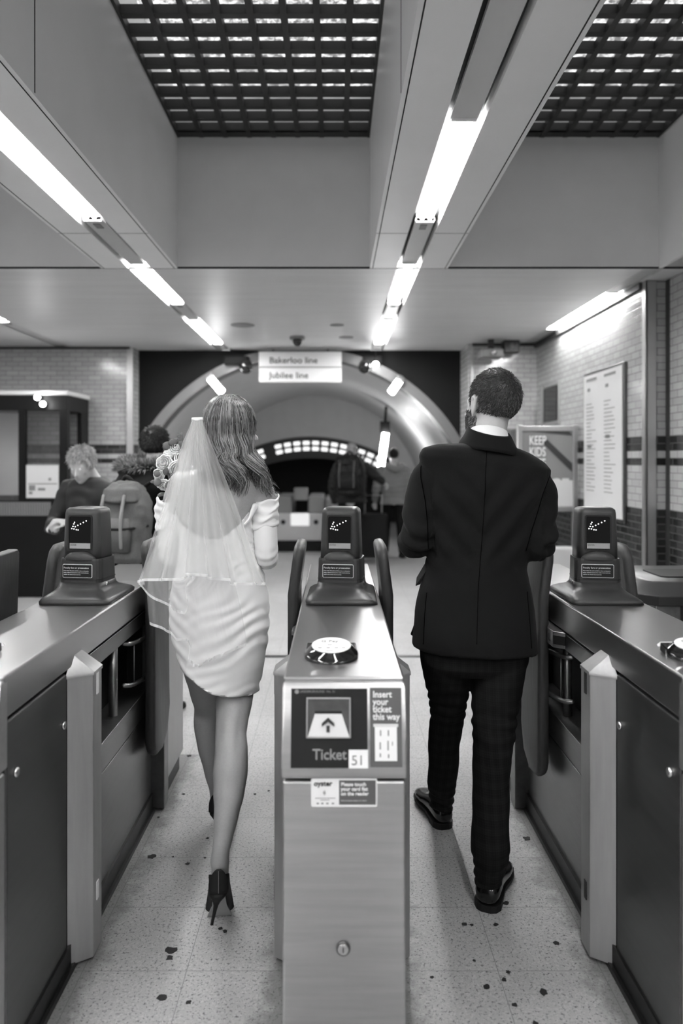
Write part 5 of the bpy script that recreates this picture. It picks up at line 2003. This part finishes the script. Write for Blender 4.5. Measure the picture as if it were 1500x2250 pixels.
# soft volume under the strands
hb2 = MB()
hb2.ball(sk + Vector((-.002, -.004, -.004)), (RX * 1.06, RY * 1.06, RZ * 1.06), 30, 20)
hb2.tube([sk + Vector((0, -.02, -.02)), Vector((P(503, 0, YW).x, 2.55, 1.57)), Vector((P(508, 0, YW).x, 2.54, 1.53)), Vector((P(514, 0, YW).x, 2.545, 1.505))], [.080, .070, .050, .022], n=24, flat=.55, ref=(1, 0, 0))
hv = hb2.fused('hair_volume', M['hair_bride'], bride, .006, 6)
b = bmesh.new(); b.from_mesh(hv.data)
off = gpos(hv)
binv = bmt.inverted()
bmesh.ops.delete(b, geom=[f for f in b.faces if (lambda q: q.y > .045 and q.z < .085)(binv @ (f.calc_center_median() + off))], context='FACES')
b.to_mesh(hv.data); b.free()
hv.data.materials.clear()
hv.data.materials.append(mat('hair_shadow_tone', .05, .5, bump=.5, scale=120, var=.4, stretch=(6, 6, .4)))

# ----------------------------------------------------------------- veil
VT = [(422, 924), (445, 924)]
comb = MB()
c0, c1 = P(421, 921, 2.500), P(446, 920, 2.500)
n = 10
rs = []
for i in range(n + 1):
    t = i / n
    c = c0.lerp(c1, t) + Vector((0, -.006 * math.sin(PI * t), -.001 + .0 * t))
    rs.append([c + Vector((0, .005 * math.cos(a), .0065 * math.sin(a))) for a in [2 * PI * q / 10 for q in range(10)]])
comb.rings(rs)


def veil_layer(name, left, right, hem, folds, amp, Yt, Yb, seed, mname='veil', hem_w=.009, dbl=.30):
    """pleated tulle sheet; left / right outlines and hem as photograph measurements at their real distance"""
    U, V_ = 260, 60
    r_ = random.Random(seed)
    ph = [r_.uniform(0, 6.28) for _ in range(5)]
    rows = []
    for j in range(V_ + 1):
        v = j / V_
        row = []
        for i in range(U + 1):
            u = i / U
            ybot = lerp_tab(hem, u)
            py = 922 + (ybot - 922) * v
            pl, pr = lerp_tab(left, py), lerp_tab(right, py)
            wob = math.sin(u * folds * 2 * PI + ph[0]) + .5 * math.sin(u * folds * 3.7 * PI + ph[1]) + .35 * math.sin(u * folds * 6.1 * PI + ph[2])
            # sideways doubling so that the pleats overlap
            uu = u + dbl / folds * math.sin(u * folds * 2 * PI + ph[0] + 1.3) * v ** .35 * (1 - abs(2 * u - 1) ** 6)
            px = pl + (pr - pl) * uu
            Y = Yt + (Yb - Yt) * v ** .8 + amp * wob * v ** .8 * .5
            # passes over the hips and flares out
            Y -= .03 * math.sin(PI * min(1, v * 1.1)) * 0
            row.append(P(px, py, Y))
        rows.append(row)
    b = MB()
    b.rings(rows, cap=False, closed=False)
    o = b.build(name, M[mname], bride, smooth=True)
    hb_ = MB()
    h0 = rows[-1]
    h1 = [p + Vector((0, -.0006, hem_w)) for p in h0]
    h2 = [p + Vector((0, .0006, hem_w)) for p in h0]
    hb_.rings([h1, [p + Vector((0, -.0008, 0)) for p in h0]], cap=False, closed=False)
    e = hb_.build('veil_hem', M['veil_hem'], o, smooth=True)
    return o


LFT = [(922, 422), (940, 415), (972, 401), (1030, 383), (1088, 366), (1174, 337), (1250, 314), (1281, 302), (1320, 318), (1400, 345), (1480, 375)]
RGT = [(922, 445), (935, 449), (982, 467), (1058, 498), (1136, 528), (1220, 559), (1285, 584), (1320, 560), (1400, 540), (1480, 470)]
v1 = veil_layer('veil', LFT, RGT, [(0, 1281), (.08, 1277), (.30, 1276), (.36, 1262), (.52, 1268), (.68, 1277), (.80, 1286), (1, 1286)], 5.5, .055, 2.492, 2.38, 3)
LF2 = [(922, 423), (982, 404), (1174, 345), (1300, 322), (1375, 329), (1400, 344), (1460, 366)]
RT2 = [(922, 443), (982, 452), (1058, 472), (1174, 492), (1250, 508), (1340, 530), (1400, 541), (1420, 541), (1465, 470)]
v2 = veil_layer('veil_layer', LF2, RT2, [(0, 1372), (.12, 1386), (.2, 1392), (.22, 1408), (.36, 1410), (.42, 1455), (.55, 1464), (.66, 1466), (.8, 1452), (.9, 1432), (1, 1418)], 5, .06, 2.496, 2.40, 5, 'veil2', .009, .14)
LF3 = [(922, 424), (1000, 402), (1174, 352), (1281, 303), (1310, 315), (1345, 340)]
RT3 = [(922, 444), (982, 458), (1174, 486), (1250, 490), (1345, 500)]
v3 = veil_layer('veil_layer', LF3, RT3, [(0, 1283), (.12, 1318), (.25, 1340), (.4, 1350), (.7, 1248), (1, 1246)], 4, .05, 2.498, 2.44, 8, 'veil2', .009, .14)
comb.build('comb', M['satin'], v1, smooth=True)

# ----------------------------------------------------------------- bouquet
bq = thing('bouquet', P(372, 1085, 2.83), 'round bouquet of white roses held beside the shoulder of the person in white', 'bouquet')
BC = P(376, 1028, 2.80)


def flower(c, axis, r, seed):
    r_ = random.Random(seed)
    ax = Vector(axis).normalized()
    u = ax.orthogonal().normalized()
    v = ax.cross(u)
    b = MB()
    k = 0
    for ring_i, (cnt, rad, op) in enumerate(((4, .30, .15), (5, .52, .42), (6, .78, .75), (7, 1.0, 1.1))):
        for q in range(cnt):
            a0 = 2 * PI * (q + .5 * ring_i) / cnt + r_.uniform(-.2, .2)
            wdt = PI / cnt * 1.5
            rows = []
            for j in range(6):
                t = j / 5
                row = []
                for i in range(7):
                    s_ = (i / 6 - .5) * 2
                    a = a0 + s_ * wdt * (.55 + .45 * math.sin(PI * (.2 + .7 * t)))
                    rad_ = r * (.12 + (rad - .12) * math.sin(t * PI / 2 * (1 + op * .35)) ** .9) * (1 - .10 * s_ * s_)
                    h = r * (t * (1.15 - op * .55) - .10 * s_ * s_ + .05 * math.sin(6 * a + ring_i)) - r * .25
                    row.append(c + (u * math.cos(a) + v * math.sin(a)) * rad_ + ax * h)
                rows.append(row)
            b.rings(rows, cap=False, closed=False)
    b.ball(c - ax * r * .1, r * .28, 10, 8)
    o = b.build('flower', M['petal'], bq, smooth=True)
    md = o.modifiers.new('t', 'SOLIDIFY'); md.thickness = .0008
    return o


def leaf(c, d, ln, wd, up, name='leaf'):
    d = Vector(d).normalized()
    up = Vector(up)
    x = d.cross(up).normalized()
    u = x.cross(d).normalized()
    rows = []
    for j in range(9):
        t = j / 8
        w_ = wd * math.sin(PI * min(1, t * .93 + .04)) ** .7
        rows.append([c + d * ln * t + x * w_ * s_ + u * (.12 * ln * math.sin(PI * t) - abs(s_) * w_ * .25) for s_ in (-1, -.5, 0, .5, 1)])
    b = MB(); b.rings(rows, cap=False, closed=False)
    o = b.build(name, M['leaf'], bq, smooth=True)
    md = o.modifiers.new('t', 'SOLIDIFY'); md.thickness = .0006
    return o


fl_spots = [(362, 1018, 2.74, .034), (386, 988, 2.76, .028), (350, 1043, 2.76, .026), (362, 1064, 2.76, .030), (388, 1030, 2.73, .033), (398, 1008, 2.76, .03), (385, 1062, 2.74, .032), (408, 1035, 2.76, .03), (402, 1064, 2.77, .028),
            (372, 1000, 2.82, .03), (352, 1060, 2.84, .026), (395, 1080, 2.79, .024)]
for i, (px, py, Y, r) in enumerate(fl_spots):
    c = P(px, py, Y)
    flower(c, (c - BC - Vector((0, .04, 0))), r, i)
for i, (px, py, dx, dz, ln, wd, Y) in enumerate(((383, 981, -.2, .9, .030, .019, 2.75), (374, 984, -.8, .5, .03, .018, 2.75), (396, 985, .5, .8, .03, .017, 2.76), (350, 1052, -.3, -.6, .030, .016, 2.715), (362, 1044, .3, .8, .03, .012, 2.71), (368, 1058, .5, -.8, .032, .016, 2.71),
                                                 (352, 1043, -.9, .3, .025, .013, 2.72), (372, 1048, .8, .2, .03, .014, 2.71), (342, 1058, -1, -.1, .02, .007, 2.75), (366, 1084, -.9, -.2, .035, .008, 2.77), (356, 1085, -.9, -.6, .022, .006, 2.78), (378, 1082, .4, -.9, .03, .010, 2.76))):
    leaf(P(px, py, Y), (dx, -.25, dz), ln, wd, (.1, -1, .2))
for i in range(7):
    a = R(100 + i * 16)
    leaf(P(402, 966, 2.78), (math.cos(a), -.1, math.sin(a)), .028, .0026, (0, -1, 0))
sp_ = MB()
sp_.tube([P(402, 966, 2.78), P(398, 985, 2.78), P(388, 1030, 2.80)], .0015, n=6)
sp_.build('sprig', M['stem'], bq, smooth=True)
st_ = MB()
for k in range(9):
    a = 2 * PI * k / 9
    st_.tube([BC + Vector((.02 * math.cos(a), .01, .0)), P(383, 1095, 2.84) + Vector((.009 * math.cos(a), .009 * math.sin(a), 0)), P(385, 1150, 2.85) + Vector((.014 * math.cos(a), .014 * math.sin(a), 0))], .003, n=6)
st_.build('stem_bundle', M['stem'], bq, smooth=True)

# ----------------------------------------------------------------- BACKGROUND PEOPLE


def figure(name, base, H, yaw, label, top_m, leg_m, hair_m, hair_n=1500, hair_len=.02, hair_floor=-.03, lean=0.0, arms=None, stride=.12, head_yaw=0, head_pitch=0, coat_low=.52, bulk=1.0, skin='skin', shoe_m='sole', head_fwd=0.0, hood=None, head_drop=0.0):
    """clothed standing person; joints given in a body frame that faces +Y, then turned by yaw"""
    k = H / 1.75
    base = Vector(base)
    T = Matrix.Translation(base) @ Matrix.Rotation(yaw, 4, 'Z')

    def J(x, y, z):
        return T @ Vector((x * k, (y + lean * max(0, z - .9)) * k, z * k))
    bd = MB()
    hcen = J(0, .02 + head_fwd, 1.625 - .25 * abs(head_fwd) - head_drop)
    mt = head_volumes(bd, hcen, .93 * k, yaw + head_yaw, head_pitch)
    bd.tube([J(0, -.02, 1.40), J(0, .0 + head_fwd * .4, 1.49), J(0, .01 + head_fwd, 1.56 - .25 * abs(head_fwd))], [.07 * k, .052 * k, .054 * k], n=16)
    bd.tube([J(0, 0, 1.36), J(0, 0, 1.1), J(0, 0, .92)], [.12 * k, .11 * k, .12 * k], n=16)
    hips = [((-.09, 0, .90), (-.10, stride * .6, .48), (-.10, stride, .09)), ((.09, 0, .90), (.10, -stride * .1, .48), (.10, -stride, .09))]
    for a, b_, c in hips:
        bd.tube([J(*a), J(*b_), J(*c)], [.075 * k, .05 * k, .036 * k], n=12)
    arms = arms or [((-.20, 0, 1.40), (-.25, -.03, 1.12), (-.22, .10, .90)), ((.20, 0, 1.40), (.25, -.03, 1.12), (.22, .10, .90))]
    for i, A in enumerate(arms):
        q = [J(*p) for p in A]
        bd.tube(q, [.045 * k, .038 * k, .027 * k], n=12)
        hand_volumes(bd, q[-1], (q[-1] - q[-2]), T.to_3x3() @ Vector((0, .4, 1)), .95 * k, .6, 1 if i else -1)
    body = bd.fused('person', M[skin], None, .009, 4)
    recentre(body, base)
    tag(body, label, 'person')
    tp = MB()
    B_ = bulk
    for z, rx, ry, ex in (() if False else ()):
        pass
    L_ = []
    for z, rx, ry in ((1.455, .085, .075), (1.435, .15, .10), (1.40, .19 * B_, .115), (1.30, .195 * B_, .13 * B_), (1.15, .180 * B_, .135 * B_), (1.0, .178 * B_, .135 * B_), (.9, .19 * B_, .14 * B_), (coat_low * 1.75 * .98, .195 * B_, .145 * B_)):
        L_.append((z, 0, 0, rx, ry))
    rs = []
    for z, _, _, rx, ry in L_:
        rs.append([J(rx * math.cos(2 * PI * i / 28), ry * math.sin(2 * PI * i / 28), z) for i in range(28)])
    tp.rings(rs)
    for A in arms:
        q = [J(*p) for p in A]
        tp.tube(q[:-1] + [q[-2].lerp(q[-1], .92)], [.068 * k * B_, .060 * k * B_, .044 * k * B_], n=16)
    tp.fused('jacket', M[top_m], body, .010, 3, lambda c, n_: nz(c, 11) * .008 + .004 * math.sin(c.z * 70 + nz(c, 5) * 5))
    lg = MB()
    for a, b_, c in hips:
        lg.tube([J(*a), J(*b_), J(c[0], c[1], .07)], [.092 * k, .068 * k, .058 * k], n=16)
    lg.fused('trousers', M[leg_m], body, .010, 3, lambda c, n_: nz(c, 14) * .006)
    for a, b_, c in hips:
        h_ = J(c[0], c[1] - .06, 0); t_ = J(c[0] * 1.2, c[1] + .20, 0)
        make_shoe('shoe', body, h_, t_, .1 * k, m=shoe_m)
    if hair_n:
        short_hair('hair', M[hair_m], body, mt, hair_n, hair_len, zmin=lambda p: hair_floor if p.y < .03 else .045, seed=len(label), r=.0022, lift=.7)
        hb_ = scalp(MB(), 1.03).xf(mt)
        me = hb_.mesh('c'); q = bmesh.new(); q.from_mesh(me); iv = mt.inverted()
        bmesh.ops.delete(q, geom=[f for f in q.faces if (lambda c: c.z < (hair_floor if c.y < .03 else .05))(iv @ f.calc_center_median())], context='FACES')
        q.to_mesh(me); q.free()
        finish(me, 'hair_base', M[hair_m], body, True, 0)
    for s_ in (-1, 1):
        MB().ball(mt @ Vector((s_ * .030, .083, .004)), .011, 10, 8).build('eye', M['eye'], body, smooth=True)
    return body, J, mt, k


# elderly person bent over her hands beside the kiosk
xq = P(186, 0, 4.7).x
elder, J, mt, k = figure('elder', (xq, 4.95, 0), 1.68, R(158), 'person with short grey hair and dark jacket looking down at their hands by the kiosk', 'puffer', 'jeans', 'hair_grey', 1800, .035, -.045,
                         lean=.10, arms=[((-.20, 0, 1.38), (-.27, .10, 1.13), (-.07, .33, 1.17)), ((.20, 0, 1.38), (.27, .10, 1.13), (.06, .33, 1.15))], stride=.04, head_yaw=R(10), head_pitch=R(-28), bulk=1.08, head_fwd=.07, head_drop=.06)
# person with the fur hood and the canvas rucksack
xq = P(338, 0, 4.4).x
hooded, J, mt, k = figure('hooded', (xq, 4.4, 0), 1.72, R(-25), 'person with dark curly hair and fur-trimmed hood seen from behind, next to the bouquet', 'parka', 'jeans', 'hair_dark', 2600, .022, -.075,
                          arms=[((-.20, 0, 1.40), (-.26, .02, 1.12), (-.15, .24, 1.10)), ((.20, 0, 1.40), (.26, .02, 1.12), (.15, .24, 1.10))], stride=.06, bulk=1.16, coat_low=.45)
# hood roll and fur
hd = MB()
pts = [J(.17 * math.cos(a), -.03 + .12 * math.sin(a), 1.485 + .02 * math.sin(a)) for a in [2 * PI * i / 12 for i in range(13)]]
hd.tube(pts, .048, n=14, round_end=False)
hd.tube([J(-.1, -.13, 1.40), J(0, -.18, 1.33), J(.1, -.13, 1.40)], [.07, .09, .07], n=16)
hd.fused('hood', M['parka'], hooded, .009, 3, lambda c, n_: nz(c, 20) * .006)
rr = random.Random(5)
fp_ = []
for i in range(2600):
    a = rr.uniform(0, 2 * PI)
    b_ = rr.uniform(-.3, PI * .9)
    c = J((.175) * math.cos(a), -.03 + .125 * math.sin(a), 1.51 + .02 * math.sin(a))
    n_ = (J(.3 * math.cos(a), .3 * math.sin(a), 0) - J(0, 0, 0)).normalized() * math.cos(b_) + Vector((0, 0, 1)) * math.sin(b_)
    p = c + n_ * .035
    j = Vector((rr.uniform(-1, 1), rr.uniform(-1, 1), rr.uniform(-1, 1))) * .012
    fp_.append([p, p + n_ * .02 + j * .5, p + n_ * .035 + j + Vector((0, 0, -.006))])
strands('fur_trim', M['fur'], hooded, fp_, .0022, .0006)


def backpack(c, w_, h_, d_, yaw, label, m, cat='backpack'):
    o = thing('backpack', c, label, cat)
    R_ = Matrix.Translation(c) @ Matrix.Rotation(yaw, 4, 'Z')
    b = MB().loft([(-h_ / 2, 0, 0, w_ * .42, d_ * .5, 3), (-h_ * .45, 0, 0, w_ * .5, d_ * .62, 3), (0, 0, 0, w_ * .52, d_ * .6, 3), (h_ * .3, 0, .0, w_ * .46, d_ * .5, 3), (h_ * .45, 0, .01, w_ * .34, d_ * .36, 2.6), (h_ * .5, 0, .02, w_ * .2, d_ * .2, 2.4)], 28)
    b.xf(R_)
    b.fused('bag_body', M[m], o, .008, 3, lambda q, n_: nz(q, 9) * .018 + nz(q, 24, 4) * .008)
    b = MB().loft([(-h_ * .36, 0, -d_ * .58, w_ * .34, d_ * .16, 3), (-h_ * .1, 0, -d_ * .6, w_ * .37, d_ * .2, 3), (h_ * .06, 0, -d_ * .55, w_ * .32, d_ * .12, 3)], 24)
    b.xf(R_).build('front_pocket', M[m], o, smooth=True)
    b = MB().loft([(h_ * .26, 0, -d_ * .18, w_ * .44, d_ * .50, 3), (h_ * .42, 0, -d_ * .10, w_ * .40, d_ * .46, 3), (h_ * .50, 0, -d_ * .02, w_ * .26, d_ * .30, 2.5)], 24)
    b.xf(R_)
    b.fused('bag_lid', M[m], o, .007, 2, lambda q, n_: nz(q, 16, 3) * .014)
    for s_ in (-1, 1):
        b = MB().tube([(s_ * w_ * .24, -d_ * .62, h_ * .34), (s_ * w_ * .24, -d_ * .80, h_ * .05), (s_ * w_ * .24, -d_ * .78, -h_ * .3)], .010, n=8, flat=.4)
        b.xf(R_).build('closing_strap', M['grey'] if m == 'bag' else M['bag'], o, smooth=True)
    b = MB().tube([(-.05, .03, h_ * .47), (0, .0, h_ * .58), (.05, .03, h_ * .47)], .011, n=8)
    b.xf(R_).build('grab_loop', M['bag_dark'], o, smooth=True)
    for s_ in (-1, 1):
        b = MB().tube([(s_ * .08, .06, h_ * .45), (s_ * .11, .14, h_ * .52), (s_ * .13, .20, h_ * .30), (s_ * .12, .14, -h_ * .1), (s_ * .11, .07, -h_ * .4)], .018, n=8, flat=.4)
        b.xf(R_).build('shoulder_strap', M['bag_dark'], o, smooth=True)
    b = MB().tube([(-w_ * .51, 0, -.02), (-w_ * .3, -d_ * .72, -.03), (w_ * .3, -d_ * .72, -.03), (w_ * .51, 0, -.02)], .008, n=6)
    b.xf(R_).build('compression_strap', M['bag_dark'], o, smooth=True)
    return o


backpack(P(277, 1146, 4.12), .29, .44, .17, R(-22), 'slouching pale canvas rucksack hanging from the person with the fur-trimmed hood', 'bag')

# two travellers in the tunnel
xq = P(772, 0, 10.5).x
w1, J, mt, k = figure('walker', (xq, 10.5, 0), 1.76, R(-14), 'person with pale cropped hair and dark jacket walking away in the tunnel', 'puffer', 'jeans', 'hair_grey', 700, .012, -.02,
                      arms=[((-.20, 0, 1.40), (-.27, -.03, 1.13), (-.26, .06, .88)), ((.20, 0, 1.40), (.33, .08, 1.28), (.42, .20, 1.18))], stride=.14, bulk=1.18)
backpack(P(768, 1043, 10.15), .42, .56, .26, R(-14), 'big dark rucksack on the traveller with pale cropped hair in the tunnel', 'bag_dark')
xq = P(866, 0, 11.3).x
w2, J, mt, k = figure('walker', (xq, 11.4, 0), 1.70, R(8), 'person in a light grey hooded top walking away near the glowing post', 'hoodie', 'jeans', 'hair_dark', 900, .02, -.05,
                      arms=[((-.20, 0, 1.40), (-.28, -.02, 1.13), (-.30, .02, .88)), ((.20, 0, 1.40), (.26, -.02, 1.13), (.24, .06, .9))], stride=.20, bulk=1.16, coat_low=.49)
MB().tube([J(-.12, -.06, 1.46), J(0, -.15, 1.40), J(.12, -.06, 1.46)], [.05, .065, .05], n=12).build('hood', M['hoodie'], w2, smooth=True)


def suitcase(c, w_, h_, label):
    o = thing('suitcase', (c.x, c.y, 0), label, 'suitcase')
    MB().box(c.x - w_ / 2, c.x + w_ / 2, c.y - .12, c.y + .12, .05, .05 + h_).build('shell', M['bag_dark'], o, bevel=.03, seg=3)
    MB().tube([(c.x - w_ * .3, c.y, .05 + h_), (c.x - w_ * .3, c.y, .32 + h_), (c.x + w_ * .3, c.y, .32 + h_), (c.x + w_ * .3, c.y, .05 + h_)], .009, n=8, sub=1).build('pull_handle', M['trim'], o, smooth=True)
    for sx in (-1, 1):
        for sy in (-.08, .08):
            MB().cyl((c.x + sx * w_ * .38 - .012, c.y + sy, .026), (c.x + sx * w_ * .38 + .012, c.y + sy, .026), .026).build('wheel', M['rubber'], o, smooth=True)
    return o


suitcase(P(820, 0, 10.9), .42, .66, 'dark wheeled suitcase between the two travellers')
suitcase(P(745, 0, 10.2), .40, .50, 'dark wheeled suitcase beside the traveller with the big rucksack')
